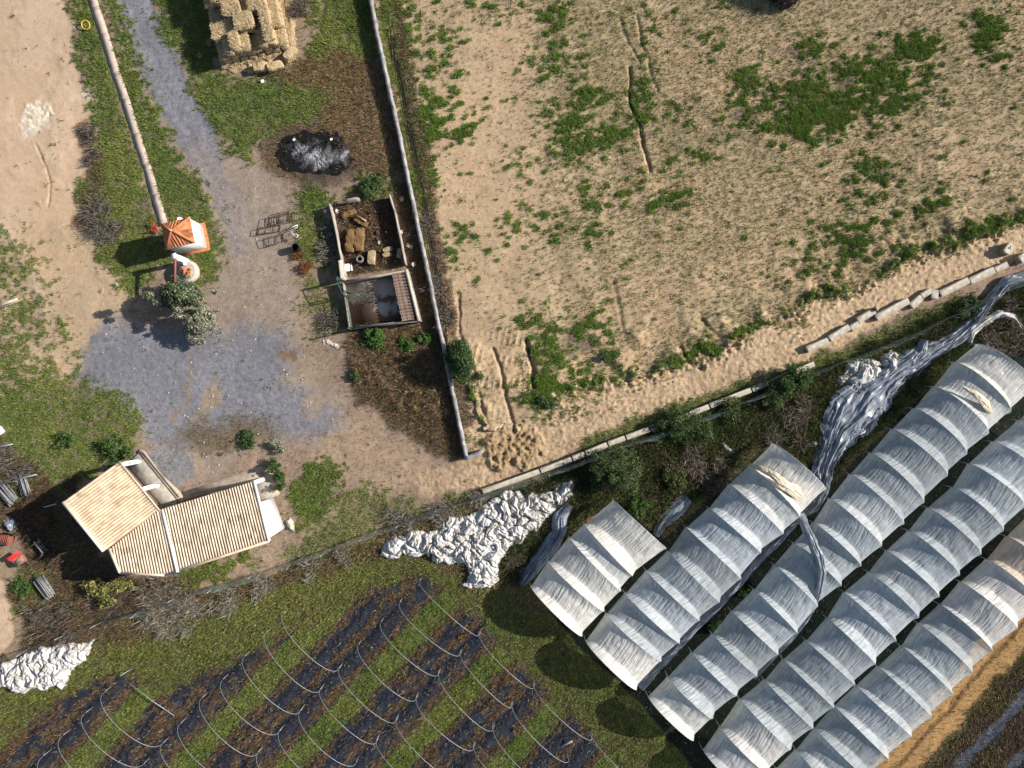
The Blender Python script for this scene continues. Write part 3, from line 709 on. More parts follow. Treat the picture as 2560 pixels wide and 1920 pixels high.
def tunnel(label, Ls, Rs, cream, seed):
    r = np.random.default_rng(seed)
    Lw = np.array([G(*p, ZE) for p in Ls]); Rw = np.array([G(*p, ZE) for p in Rs])
    ctr = (Lw.mean(0) + Rw.mean(0)) / 2
    root = empty("polytunnel", (ctr[0], ctr[1], 0), label, "polytunnel", "polytunnels under plastic film")
    n = len(Ls); nt_ = 57
    V, UV, CC = [], [], []
    rows = 0; alen = 0.0
    for i in range(n - 1):                      # hoops listed from the NE end to the SW end
        A = arch_pts(Lw[i + 1], Rw[i + 1], nt_); B = arch_pts(Lw[i], Rw[i], nt_)   # s=0 SW hoop, s=1 NE hoop
        bl_ = np.linalg.norm((Lw[i] + Rw[i] - Lw[i + 1] - Rw[i + 1])[:2]) / 2
        amp = r.uniform(.46, .80) * min(1, bl_ / 2.2); wmax = r.choice([.16, .22, .26, .30, .34])
        skew = r.uniform(-.15, .2); w2m = r.choice([.12, .2, .28, .36]); tilt = r.uniform(.3, .6); alp = r.uniform(.42, .62); tint = r.uniform(.93, 1.04)
        th = pi * np.linspace(0, 1, nt_); sn = np.sin(th)
        w = .03 + wmax * np.clip(np.sin(np.clip(th + skew * sn, 0, pi)), 0, 1) ** .8
        cr = cream[i] if i < len(cream) else 0
        for k, sk in enumerate([1.0, .985, .96, .9, .8, .7, .6, .45, .3, .12, .03, -.04, -.10, -.5, -.90, -.97]):
            # sk>0: position between crease and NE hoop; sk<0: on the steep strip beside the SW hoop
            s_ = w + sk * (1 - w) if sk >= 0 else w * (1 + sk)
            if sk >= 0:
                q_ = (s_ - w) / (1 - w); w2 = np.clip(.10 + w2m * np.sin(th) ** .9, .08, .6)
                F = 1 - tilt * np.clip(q_ / (1 - w2), 0, 1) ** 1.2 - (1 - tilt) * np.clip((q_ - 1 + w2) / w2, 0, 1) ** 1.25
            else: F = s_ / w
            P = A * (1 - s_[:, None] if isinstance(s_, np.ndarray) else 1 - s_) + B * s_[:, None]
            mid = (P[0] + P[-1]) / 2
            P = P.copy(); pull = 1 - .055 * F
            P[:, :2] = mid[:2] + (P[:, :2] - mid[:2]) * pull[:, None]
            wob = .10 * (fbm(np.linspace(0, 6, nt_) + seed * 9, np.full(nt_, i * 3.1 + k * .35), 3, seed) - .5) * F
            P[:, 2] -= amp * F * sn ** .7 * .9 - wob
            al = np.concatenate([[0], np.cumsum(np.linalg.norm(np.diff(P, axis=0), axis=1))])
            V.append(P); UV.append(np.c_[al, np.full(nt_, 0) + alen - s_ * bl_ + bl_ * 0, np.full(nt_, seed * 5.3)])
            base = np.array([.80, .86, .91]) * (1 - min(cr, 1)) + np.array([.84, .80, .73]) * min(cr, 1)
            base = base * tint
            if cr > 1: base = base * (1 - (cr - 1)) + np.array([.60, .42, .28]) * (cr - 1)
            
            CC.append(np.c_[np.tile(base, (nt_, 1)), np.full(nt_, alp + (.92 - alp) * min(cr, 1))])
            rows += 1
        alen += bl_ + .01
    V.append(arch_pts(Lw[-1], Rw[-1], nt_)); UV.append(np.c_[UV[-1][:, 0], np.full(nt_, alen), np.full(nt_, seed * 5.3)]); CC.append(CC[-1]); rows += 1
    i_, j_ = np.meshgrid(np.arange(rows - 1), np.arange(nt_ - 1), indexing='ij')
    q = np.stack([i_ * nt_ + j_, i_ * nt_ + j_ + 1, (i_ + 1) * nt_ + j_ + 1, (i_ + 1) * nt_ + j_], -1).reshape(-1, 4)
    raw_mesh("film_cover", np.vstack(V), [q], M['film'], root, True, np.vstack(CC), np.vstack(UV))
    for i in range(n):
        MB().tube(arch_pts(Lw[i], Rw[i], 25, -.035), .022, 5).build("hoop", M['steel'], root)
        for P in (Lw[i], Rw[i]):
            MB().tube([[P[0], P[1], -.1], [P[0], P[1], ZE]], .03, 5).build("leg", M['steel'], root)
    return root, Lw, Rw
T0L = [(1533, 1248), (1458, 1308), (1421, 1340), (1369, 1400), (1325, 1461)]
T0R = [(1664, 1368), (1580, 1437), (1552, 1474), (1510, 1524), (1455, 1586)]
T1L = [(1929, 1107), (1870, 1163), (1819, 1208), (1769, 1268), (1712, 1316), (1667, 1376), (1613, 1424), (1560, 1480), (1513, 1530), (1462, 1598)]
T1R = [(2058, 1223), (1994, 1293), (1953, 1334), (1897, 1380), (1849, 1444), (1795, 1502), (1746, 1547), (1697, 1603), (1652, 1647), (1590, 1718)]
T2L = [(2439, 860), (2379, 905), (2329, 966), (2280, 1020), (2225, 1072), (2172, 1131), (2121, 1184), (2070, 1245), (2029, 1304), (1981, 1355), (1933, 1410), (1883, 1472), (1826, 1525), (1778, 1582), (1727, 1628), (1668, 1689), (1618, 1738)]
T2R = [(2575, 972), (2513, 1034), (2458, 1087), (2404, 1138), (2357, 1191), (2299, 1257), (2250, 1309), (2195, 1364), (2144, 1413), (2095, 1461), (2037, 1512), (1987, 1578), (1940, 1630), (1888, 1683), (1837, 1732), (1778, 1787), (1731, 1842)]
T3L = [(2605, 990), (2542, 1050), (2477, 1103), (2417, 1158), (2377, 1217), (2315, 1268), (2267, 1325), (2212, 1374), (2168, 1428), (2106, 1478), (2064, 1542), (2012, 1599), (1955, 1645), (1908, 1697), (1847, 1744), (1797, 1813), (1755, 1871)]
T3R = [(2735, 1100), (2672, 1160), (2610, 1215), (2548, 1267), (2493, 1327), (2439, 1384), (2386, 1436), (2336, 1489), (2285, 1540), (2231, 1598), (2179, 1654), (2129, 1704), (2078, 1761), (2026, 1812), (1971, 1864), (1915, 1925), (1872, 1980)]
T4L = [(2625, 1230), (2570, 1285), (2512, 1339), (2462, 1396), (2397, 1452), (2346, 1509), (2291, 1555), (2249, 1612), (2191, 1663), (2136, 1711), (2082, 1761), (2033, 1816), (1987, 1871), (1937, 1917), (1885, 1975)]
T4R = [(2752, 1340), (2700, 1400), (2640, 1455), (2588, 1512), (2528, 1567), (2467, 1624), (2418, 1676), (2370, 1729), (2318, 1784), (2269, 1833), (2212, 1888), (2160, 1938), (2110, 1993), (2060, 2040), (2010, 2095)]
tun_info = {}
tun_info[0] = tunnel("short creamy plastic polytunnel of four bays, nearest the white plastic heap", T0L, T0R, [1, .55, .9, 1], 1)
tun_info[1] = tunnel("polytunnel with a torn beige sheet rolled over its upper end", T1L, T1R, [1, .45, .15, 0, .1, .05, .1, .15, .95], 2)
tun_info[2] = tunnel("long polytunnel with a twist of blue-black plastic lying across its roof", T2L, T2R, [.9, .6, .15, .05, .1, .1, .3, .1, .0, .0, .0, .0, .05, .0, .1, .8], 3)
tun_info[3] = tunnel("long grey polytunnel between the twist-crossed one and the one beside the earth track", T3L, T3R, [0, 0, .1, 0, 0, .05, 0, 0, 0, .05, 0, 0, 0, .1, .9, .6], 4)
tun_info[4] = tunnel("polytunnel bordering the orange earth track, with rust-stained bays at its upper end", T4L, T4R, [.6, 1.5, 1.6, .9, .55, .05, 0, 0, .05, 0, 0, .1, 0, 0], 5)

# crop plants seen in the dark lanes between the tunnels
# ------------------------------------------------------------------ bare hoops over the mulch field
HOOPS = [((262, 1729), (407, 1858)), ((213, 1783), (360, 1909)), ((157, 1839), (304, 1966)), ((108, 1890), (255, 2018)), ((557, 1699), (699, 1828)), ((505, 1745), (646, 1881)), ((451, 1809), (592, 1940)),
         ((611, 1641), (751, 1777)), ((665, 1582), (801, 1724)), ((709, 1534), (848, 1671)), ((848, 1671), (991, 1800)), ((801, 1724), (942, 1852)), ((751, 1777), (892, 1905)), ((699, 1828), (838, 1957)), ((646, 1881), (786, 2010)), ((407, 1858), (548, 1988)),
         ((1048, 1453), (1198, 1586)), ((999, 1507), (1151, 1634)), ((952, 1556), (1097, 1683)), ((896, 1612), (1041, 1745)), ((1198, 1586), (1335, 1715)), ((1151, 1634), (1280, 1763)), ((1097, 1683), (1233, 1819)), ((1041, 1745), (1185, 1867)), ((991, 1800), (1130, 1930)), ((942, 1852), (1085, 1980)),
         ((1335, 1715), (1480, 1841)), ((1280, 1763), (1422, 1896)), ((1233, 1819), (1372, 1948)), ((1480, 1841), (1620, 1970)), ((1185, 1867), (1328, 1996))]
ORD = "first second third fourth fifth sixth seventh eighth ninth tenth eleventh twelfth thirteenth fourteenth fifteenth sixteenth".split()
ln_ = {}
for a, b in HOOPS:
    mid = ((a[0] + b[0]) / 2, (a[1] + b[1]) / 2)
    k = int(round((mid[0] * PP[0] + mid[1] * PP[1] - 1478) / 191))
    ln_.setdefault(k, []).append((-(mid[0] * AX[0] + mid[1] * AX[1]), a, b))
for li, k in enumerate(sorted(ln_)):
    for oi, (_, a, b) in enumerate(sorted(ln_[k])):
        A, B = G(*a, 1.1), G(*b, 1.1)
        c = (A + B) / 2
        root = empty("tunnel_hoop", (c[0], c[1], 0), f"bare steel hoop over mulch, {ORD[oi]} from the meadow in {ORD[li]} line from left", "tunnel hoop", "bare tunnel hoops over the mulched field")
        lean = random.uniform(-.15, .15)
        P = arch_pts(A, B, 25, 0, RISE + random.uniform(-.12, .08))
        P[:, 0] += lean * np.sin(np.linspace(0, pi, 25)) * AX[0]; P[:, 1] -= lean * np.sin(np.linspace(0, pi, 25)) * AX[1]
        MB().tube(P, .016, 6).build("arch", M['steel'], root)
        for sgn, Q in ((-1, A), (1, B)):
            d = .05 * sgn * -1
            MB().tube([[Q[0] + d, Q[1] + d, -.1], [Q[0] + d, Q[1] + d, 1.12]], .022, 6).build("leg", M['steel'], root)
A, B = G(325, 1709, .4), G(435, 1789, .25)
tag(MB().tube([A, (A + B) / 2 + [0, 0, .12], B], .03, 6).build("steel_tube", M['steel']), "straight steel tube fallen across the weeds beside the leftmost hoops", "tube")
for i, (a, b, zz, lb) in enumerate([((300, 1690), (330, 1671), 1.0, "leaning steel post standing alone in the meadow above the leftmost hoop"), ((1430, 1853), (1400, 1868), .5, "short thick pale tube lying on black mulch near the bottom edge")]):
    tag(MB().tube([G(*a, zz), G(*b, .05)], .03 + .05 * i, 6).build("steel_post", M['steel']), lb, "post")

# ------------------------------------------------------------------ loose sheets and heaps of film
def smooth_line(P, n):
    P = np.asarray(P, float); t = np.concatenate([[0], np.cumsum(np.hypot(*np.diff(P[:, :2], axis=0).T))]); u = np.linspace(0, t[-1], n)
    Q = np.stack([np.interp(u, t, P[:, k]) for k in range(P.shape[1])], 1)
    for _ in range(3):
        Q[1:-1] = (Q[:-2] + 2 * Q[1:-1] + Q[2:]) / 4
    return Q, u
def sheet(name, pts, m, amp=.18, fold=4.0, nac=40, seed=0, flat=.25, cross=.25):
    """long gathered sheet; pts = (px,py,half width px, z of its middle)"""
    L_ = np.hypot(*np.diff(np.array(pts)[:, :2], axis=0).T).sum()
    n = int(L_ / 2.2) + 8
    Q, u = smooth_line(pts, n)
    c = np.array([G(q[0], q[1], q[3]) for q in Q])
    T = np.gradient(c[:, :2], axis=0); T /= np.linalg.norm(T, axis=1, keepdims=True) + 1e-9
    Nn = np.c_[-T[:, 1], T[:, 0]]
    a = np.linspace(-1, 1, nac)
    hw = Q[:, 2] / S
    edge = .72 + .45 * fbm(u / 22 + seed, np.full(n, 3.3), 4, seed, .65)
    um = u / S
    UU, AA = np.meshgrid(um, a, indexing='ij')
    acr = AA * hw[:, None]
    X = c[:, 0][:, None] + Nn[:, 0][:, None] * acr * edge[:, None]; Y = c[:, 1][:, None] + Nn[:, 1][:, None] * acr * edge[:, None]
    wv = (fbm(UU * .5 + seed, AA * 2, 3, seed + 2) - .5) * 1.6
    f1 = 1 - np.abs(2 * fbm(UU * cross + seed * 3, (AA + wv * .35) * fold * .6, 3, seed + 1) - 1) * 1.8
    f2 = 1 - np.abs(2 * fbm(UU * cross * 2.5 + 9, (AA + wv * .25) * fold * 1.6, 2, seed + 5) - 1) * 1.8
    prof = 1 - np.abs(AA) ** 2.2
    f3 = np.abs(2 * fbm(UU * cross * 5 + 3, (AA + wv * .2) * fold * 4, 2, seed + 8) - 1)
    Z = c[:, 2][:, None] - flat * (1 - prof) + amp * f1 * (.35 + .65 * prof) + amp * .55 * f2 - amp * .16 * f3
    Z = np.maximum(Z, ground_z(X, Y) + .015)
    V = np.stack([X, Y, Z], -1).reshape(-1, 3)
    i_, j_ = np.meshgrid(np.arange(n - 1), np.arange(nac - 1), indexing='ij')
    q = np.stack([i_ * nac + j_, (i_ + 1) * nac + j_, (i_ + 1) * nac + j_ + 1, i_ * nac + j_ + 1], -1).reshape(-1, 4)
    return raw_mesh(name, V, [q], m, None, True)
def worley(x, y, seed):
    T = _T[seed % 16]; xi = np.floor(x).astype(np.int64); yi = np.floor(y).astype(np.int64)
    d1 = np.full(x.shape, 9.0); d2 = np.full(x.shape, 9.0); hv = np.zeros(x.shape)
    for i in (-1, 0, 1):
        for j in (-1, 0, 1):
            a, b = (xi + i) & 255, (yi + j) & 255
            dd = np.hypot(xi + i + .15 + .7 * T[a, b] - x, yi + j + .15 + .7 * T[b, (a + 7) & 255] - y)
            nearer = dd < d1
            d2 = np.where(nearer, d1, np.minimum(d2, dd)); hv = np.where(nearer, T[(a + 3) & 255, (b + 5) & 255], hv); d1 = np.where(nearer, dd, d1)
    return d1, d2, hv
def heap(name, outline, m, H=.8, seed=0, step=.045, k=1.55):
    P = np.array([W(p) for p in outline])
    x = np.arange(P[:, 0].min() - .1, P[:, 0].max() + .1, step); y = np.arange(P[:, 1].min() - .1, P[:, 1].max() + .1, step)
    X, Y = np.meshgrid(x, y, indexing='ij')
    sz = min(P[:, 0].max() - P[:, 0].min(), P[:, 1].max() - P[:, 1].min()); wa = min(.9, sz * .28)
    wx = X + (fbm(X * 1.2 / wa + seed, Y * 1.2 / wa, 3, seed) - .5) * wa; wy = Y + (fbm(X * 1.2 / wa, Y * 1.2 / wa + seed, 3, seed + 1) - .5) * wa
    d = sdf_poly(P, wx, wy)
    dome = np.clip(d / min(.8, sz * .4), 0, 1) ** (1.3 if name == 'ash_heap' else .55)
    dx = wx + (fbm(X * .8, Y * .8 + 5, 2, seed + 4) - .5) * 1.8; dy = wy + (fbm(X * .8 + 7, Y * .8, 2, seed + 6) - .5) * 1.8
    lump = 1 - np.abs(2 * fbm(dx * .62 * k, dy * .62 * k, 2, seed + 2) - 1) * 1.9
    f1 = 1 - np.abs(2 * fbm(dx * 1.7 * k, dy * 1.1 * k, 2, seed + 3) - 1) * 2.2
    f2 = np.abs(2 * fbm(dx * 3.4 * k, dy * 2.6 * k, 2, seed + 7) - 1)
    f3 = np.abs(2 * fbm(dx * 7 * k, dy * 5 * k, 2, seed + 9) - 1)
    if m is M['whitefilm']:
        d1, d2, hv = worley(dx * .95 * k / 1.55, dy * .95 * k / 1.55, seed + 5)
        e1, e2, hw_ = worley(dx * 2.7 * k / 1.55 + 4, dy * 2.7 * k / 1.55, seed + 6)
        pil = np.clip(1 - (d1 / .75) ** 2, 0, 1) ** .6 * sstep(0, .30, d2 - d1) * (.55 + .6 * hv)
        pil2 = np.clip(1 - (e1 / .8) ** 2, 0, 1) * sstep(0, .25, e2 - e1) * (.4 + .8 * hw_)
        Z = ground_z(X, Y) + .03 + dome * (H * (.28 + .44 * pil + .20 * pil2) - .07 * f2 - .06 * f3)
    else: Z = ground_z(X, Y) + .03 + dome * H * (.30 + .45 * np.clip(lump, -.3, 1)) + dome * (.26 * f1 - .20 * f2 - .10 * f3) * min(1, H * 1.6)
    Z = np.maximum(Z, ground_z(X, Y) + .01)
    keep = d > 0
    nx_, ny_ = X.shape
    i_, j_ = np.meshgrid(np.arange(nx_ - 1), np.arange(ny_ - 1), indexing='ij')
    q = np.stack([i_ * ny_ + j_, (i_ + 1) * ny_ + j_, (i_ + 1) * ny_ + j_ + 1, i_ * ny_ + j_ + 1], -1).reshape(-1, 4)
    kf = keep.ravel()[q].all(1); q = q[kf]
    u, inv = np.unique(q, return_inverse=True)
    V = np.stack([X, Y, Z], -1).reshape(-1, 3)[u]
    return raw_mesh(name, V, [inv.reshape(-1, 4)], m, None, True)
tag(heap("film_heap", [(944, 1387), (964, 1356), (1008, 1332), (1052, 1326), (1096, 1317), (1110, 1299), (1167, 1286), (1202, 1264), (1229, 1250), (1268, 1228), (1317, 1235), (1374, 1220), (1432, 1198), (1445, 1237), (1405, 1264), (1361, 1299), (1343, 1325), (1299, 1352), (1268, 1374), (1255, 1400), (1246, 1445), (1224, 1471), (1189, 1475), (1154, 1467), (1176, 1445), (1167, 1414), (1127, 1405), (1096, 1411), (1061, 1387), (1026, 1389), (968, 1400)], M['whitefilm'], .95, 1),
    "big crumpled heap of dirty white plastic film between wire fence and short polytunnel", "plastic heap", "discarded heaps of white film")
tag(heap("film_heap", [(-40, 1690), (0, 1663), (43, 1648), (87, 1625), (124, 1616), (162, 1605), (203, 1611), (242, 1592), (231, 1625), (223, 1654), (191, 1671), (179, 1686), (169, 1715), (153, 1735), (145, 1712), (113, 1723), (87, 1729), (43, 1729), (0, 1715), (-40, 1720)], M['whitefilm'], .75, 4),
    "clean white plastic heap lying on grass at the left picture edge", "plastic heap", "discarded heaps of white film")
tag(heap("film_heap", [(2088, 949), (2108, 931), (2111, 911), (2137, 900), (2166, 894), (2195, 897), (2203, 931), (2200, 949), (2180, 960), (2140, 972), (2099, 966)], M['whitefilm'], .9, 6, k=1.2),
    "white plastic heap beside the blue-black sheet, lower of a close pair", "plastic heap", "discarded heaps of white film")
tag(heap("film_heap", [(2198, 897), (2221, 871), (2244, 882), (2250, 914), (2250, 931), (2232, 940), (2206, 931)], M['whitefilm'], .9, 8, k=1.3),
    "small knotted white plastic bundle touching the blue-black sheet, upper of a close pair", "plastic heap", "discarded heaps of white film")
tag(heap("film_scrap", [(1804, 1106), (1812, 1103), (1820, 1118), (1836, 1124), (1834, 1135), (1815, 1132), (1806, 1122)], M['whitefilm'], .45, 9, .035, 2),
    "single white plastic scrap lying in the weedy ditch", "plastic scrap")
tag(heap("film_scrap", [(2025, 1108), (2036, 1099), (2050, 1106), (2054, 1122), (2074, 1138), (2078, 1152), (2062, 1146), (2040, 1130), (2028, 1122)], M['whitefilm'], .6, 10, .035, 2),
    "white plastic knot against the lower left edge of the blue-black sheet", "plastic scrap")
tag(sheet("plastic_sheet", [(2600, 680, 14, .5), (2520, 705, 16, .45), (2480, 750, 15, .4), (2440, 800, 17, .4), (2400, 840, 22, .45), (2360, 865, 20, .4), (2320, 882, 28, .4), (2260, 918, 38, .4), (2200, 968, 52, .45), (2150, 1015, 66, .5), (2110, 1062, 58, .5), (2085, 1110, 38, .45), (2062, 1160, 28, .4), (2050, 1215, 28, .4), (2035, 1260, 22, .5), (2005, 1285, 14, .6)], M['darkfilm'], .24, 4.2, 96, 3, .3, .24),
    "long shiny blue-black plastic sheet snaking from the right edge down between polytunnels", "plastic sheet")
tag(sheet("plastic_sheet", [(2312, 850, 12, .4), (2306, 880, 16, .5), (2285, 905, 14, .4), (2276, 925, 8, .3)], M['darkfilm'], .2, 3, 30, 14, .3), "short spur of blue-black plastic folded over at the long sheet's upper side", "plastic sheet")
tag(sheet("plastic_strip", [(2556, 822, 7, .3), (2535, 792, 9, .4), (2500, 783, 11, .4), (2460, 808, 10, .35), (2430, 832, 12, .4), (2426, 858, 6, .3)], M['whitefilm'], .14, 2.5, 24, 4, .2), "narrow pale plastic strip curling away from the blue-black sheet", "plastic strip")
tag(sheet("plastic_sheet", [(2005, 1285, 12, .8), (1985, 1310, 14, .8), (1950, 1352, 13, .8), (1900, 1402, 12, .8), (1850, 1458, 13, .8), (1797, 1516, 12, .8), (1748, 1562, 13, .8), (1697, 1618, 12, .8), (1654, 1662, 13, .8), (1600, 1720, 16, .7)], M['darkfilm'], .2, 2.5, 26, 5, .5), "gathered blue-black plastic along the gutter below the torn-sheet polytunnel", "plastic sheet")
tag(sheet("plastic_sheet", [(2000, 1282, 14, 1.2), (2020, 1330, 13, 2.55), (2045, 1385, 14, 3.25), (2056, 1432, 14, 3.15), (2046, 1482, 13, 2.5), (2030, 1520, 12, 1.5), (2008, 1556, 11, 1.15), (1975, 1600, 9, 1.0), (1930, 1648, 8, .95), (1885, 1695, 7, .9)], M['darkfilm'], .16, 2.5, 26, 6, .22), "twisted blue-black plastic rope draped over the long polytunnel's roof", "plastic sheet")
tag(sheet("plastic_sheet", [(1425, 1262, 9, .5), (1400, 1296, 20, .5), (1398, 1330, 19, .5), (1374, 1370, 24, .5), (1345, 1405, 20, .45), (1320, 1440, 16, .4), (1303, 1462, 9, .3)], M['darkfilm'], .22, 3, 40, 7, .3), "blue-black plastic bundle between the big white heap and short polytunnel", "plastic sheet")
tag(sheet("plastic_sheet", [(1720, 1245, 16, .2), (1690, 1275, 20, .25), (1655, 1310, 14, .2), (1640, 1340, 9, .15)], M['darkfilm'], .14, 2.5, 26, 17, .15), "dark blue plastic remnant beside brown scrub above the torn-sheet polytunnel", "plastic sheet")
M['creamfilm'] = mat("cream_film", (.66, .56, .40), .5, .2, 1.5, .006, 14, spec=.35)
tag(sheet("film_flap", [(1872, 1163, 5, 2.0), (1900, 1170, 7, 2.8), (1935, 1188, 10, 3.25), (1960, 1212, 14, 3.25), (1985, 1225, 15, 3.0), (2005, 1240, 14, 2.5), (2008, 1265, 6, 1.7)], M['creamfilm'], .07, 4, 40, 8, .08, 1.2), "crumpled beige film flap folded back over the torn-sheet polytunnel's end bay", "film flap")
tag(sheet("film_flap", [(2408, 967, 3, 3.1), (2440, 985, 8, 3.25), (2465, 1008, 11, 3.1), (2480, 1035, 9, 2.4), (2492, 1056, 4, 1.6)], M['creamfilm'], .05, 4, 36, 9, .08, 1.2), "crumpled cream film flap on the long polytunnel's second bay", "film flap")
# ------------------------------------------------------------------ tiled roofs
def tiled(O, U, Wd, Lu, lim, zf, pitch=.22, amp=.05, name="roof", m=None, parent=None, course=.42, nw=26, per=8, thick=.1, base=(.68, .53, .385)):
    """roof: rows of half-round tiles running along Wd; lim(u)->(w0,w1); zf(u,w)->height"""
    nu = int(Lu / pitch * per) + 1
    u = np.linspace(0, Lu, nu)
    V = np.zeros((nu, nw, 3)); B = np.zeros((nu, nw, 3))
    for i, uu in enumerate(u):
        w0, w1 = lim(uu); w = np.linspace(w0, w1, nw)
        fr = (uu / pitch) % 1
        h = amp * (sin(pi * fr / .58) if fr < .58 else -.8 * sin(pi * (fr - .58) / .42))
        row = int(uu / pitch)
        jit = .012 * ((row * 7919) % 13 / 13 - .5)
        st = .022 * (1 - ((w / course) % 1))
        V[i, :, 0] = O[0] + U[0] * uu + Wd[0] * w; V[i, :, 1] = O[1] + U[1] * uu + Wd[1] * w
        V[i, :, 2] = zf(uu, w) + h + st + jit + .06
        B[i] = V[i]; B[i, :, 2] = zf(uu, w) - thick
    n = nu * nw
    rT = np.random.default_rng(int(Lu * 100)); tone = rT.normal(0, .11, (int(Lu / pitch) + 3, 40)); lich = rT.random((int(Lu / pitch) + 3, 40)) < .05
    rowi = np.floor(u / pitch).astype(int); cc = np.zeros((nu, nw, 3))
    for i, uu in enumerate(u):
        w0, w1 = lim(uu); ci_ = np.clip((np.linspace(w0, w1, nw) / course).astype(int) + 3, 0, 39)
        f_ = (1 + tone[rowi[i], ci_]) * np.where(lich[rowi[i], ci_], .74, 1)
        cc[i] = np.array(base)[None] * f_[:, None]
    st_ = fbm(V[..., 0] * .9 + 3, V[..., 1] * .9, 4, 5); cc *= (1 - .12 * sstep(.56, .72, st_))[..., None]; cc = np.clip(cc, 0, .9)
    CC_ = np.vstack([cc.reshape(-1, 3), cc.reshape(-1, 3)])
    i_, j_ = np.meshgrid(np.arange(nu - 1), np.arange(nw - 1), indexing='ij')
    q = np.stack([i_ * nw + j_, (i_ + 1) * nw + j_, (i_ + 1) * nw + j_ + 1, i_ * nw + j_ + 1], -1).reshape(-1, 4)
    rim = [i * nw for i in range(nu)] + [(nu - 1) * nw + j for j in range(1, nw)] + [i * nw + nw - 1 for i in range(nu - 2, -1, -1)] + [j for j in range(nw - 2, 0, -1)]
    rq_ = [[rim[k], rim[(k + 1) % len(rim)], rim[(k + 1) % len(rim)] + n, rim[k] + n] for k in range(len(rim))]
    o = raw_mesh(name, np.vstack([V.reshape(-1, 3), B.reshape(-1, 3)]), [q, q[:, ::-1] + n, np.array(rq_)], M['rooftile'], parent, False, CC_)
    return o
def unit(v): return np.asarray(v) / np.linalg.norm(v)
ZL, ZH = 2.7, 4.1
hA, hB, hC, hD = G(299, 1154, ZL), G(398, 1274, ZL), G(260, 1378, ZH), G(159, 1255, ZH)
hE, hF, hK, hL = G(636, 1202, ZL), G(674, 1352, ZH), G(414, 1437, ZH), G(301, 1432, 3.85)
house = empty("farmhouse", (*((hB + hC)[:2] / 2), 0), "L-shaped white farmhouse with sand-coloured tiled roofs", "house")
# west wing: low edge A-B, high edge D-C
U1 = unit((hB - hA)[:2]); W1 = unit((hD - hA)[:2]); LU1 = np.linalg.norm((hB - hA)[:2]); LW1 = np.linalg.norm((hD - hA)[:2])
tiled(hA, U1, W1, LU1, lambda u: (0, LW1 - .12), lambda u, w: ZL + (ZH - ZL) * w / LW1, .235, .08, "roof", M['roof'], house, base=(.66, .50, .35))
# east wing: low edge B-E, high edge towards F, with the clipped corner over C and L
U2 = unit((hE - hB)[:2]); W2 = np.array([U2[1], -U2[0]])
LU2 = np.linalg.norm((hE - hB)[:2]); LW2 = (hF - hE)[:2] @ W2
def uw(P): d = (P - hB)[:2]; return d @ U2, d @ W2
ecap = unit((hF - hE)[:2]); W2s = ecap           # tiles run parallel to the gable edge
cC, cL, cK = uw(hC), uw(hL), uw(hK)
zf2 = lambda u, w: ZL + (ZH - ZL) * w / LW2
# local skewed frame: point = B + U2*u + W2s*w ; convert limits
def toskew(P):
    d = (P - hB)[:2]; Mx = np.array([U2, W2s]).T
    return np.linalg.solve(Mx, d)
sC, sL, sK, sE, sF = (toskew(P) for P in (hC, hL, hK, hE, hF))
u_min = min(sC[0], sL[0])
O2 = hB.copy(); O2[:2] += U2 * u_min
wd_k = W2s @ W2
def lim2(u):
    u = u + u_min
    # lower limit: valley B-C for u<0, eave for u>0 ; upper limit: C-L, L-K, K-F
    lo = 0.02 if u >= 0 else u / sC[0] * sC[1] + .02
    px_ = [sC[0], sL[0], sK[0], sF[0]] if sC[0] < sL[0] else [sL[0] - .01, sL[0], sK[0], sF[0]]
    py_ = [sC[1], sL[1], sK[1], sF[1]]
    hi = np.interp(u, px_, py_)
    return lo, max(hi - .1, lo + .03)
tiled(O2, U2, W2s, sE[0] - u_min - .15, lim2, lambda u, w: ZL + (ZH - ZL) * (w * wd_k) / LW2, .222, .085, "roof", M['roof'], house)
def pt2(u, w): q = hB[:2] + U2 * u + W2s * w; return q
def z2(w): return ZL + (ZH - ZL) * (w * wd_k) / LW2
# ridge caps, verges and the seam between corner and east wing
mb = MB()
def cap(P, Q, wdt=.2, h=.12):
    P, Q = np.asarray(P), np.asarray(Q); d = Q - P; L_ = np.linalg.norm(d)
    mb.tube([P, (P + Q) / 2, Q], [wdt / 2] * 3, 8)
h3 = lambda P, z: np.array([P[0], P[1], z])
cap(h3(hD, ZH + .06), h3(hC, ZH + .06), .26); mb.build("ridge_cap", M['roofcap'], house, True)
mb = MB(); cap(h3(hC, 3.38), h3(pt2(*sL), z2(sL[1]) + .08), .22); mb.build("verge_cap", M['roofcap'], house, True)
mb = MB(); cap(h3(pt2(*sL), z2(sL[1]) + .05), h3(pt2(*sK), z2(sK[1]) + .05), .2); cap(h3(pt2(*sK), z2(sK[1]) + .05), h3(pt2(*sF), z2(sF[1]) + .05), .2); mb.build("ridge_cap", M['roof'], house, True)
mb = MB(); sS = toskew(G(408, 1275, ZL)); sT = toskew(G(447, 1429, ZH)); cap(h3(pt2(*sS), z2(sS[1]) + .1), h3(pt2(*sT), z2(sT[1]) + .12), .24); mb.build("seam_cap", M['whitewall'], house, True)
mb = MB(); cap(h3(hE, ZL + .1), h3(hF, ZH + .1), .24); mb.build("verge_cap", M['whitewall'], house, True)
mb = MB(); cap(h3(hA, ZL + .03), h3(hB, ZL + .03), .10); mb.build("eave_trim", M['roofcap'], house, True)
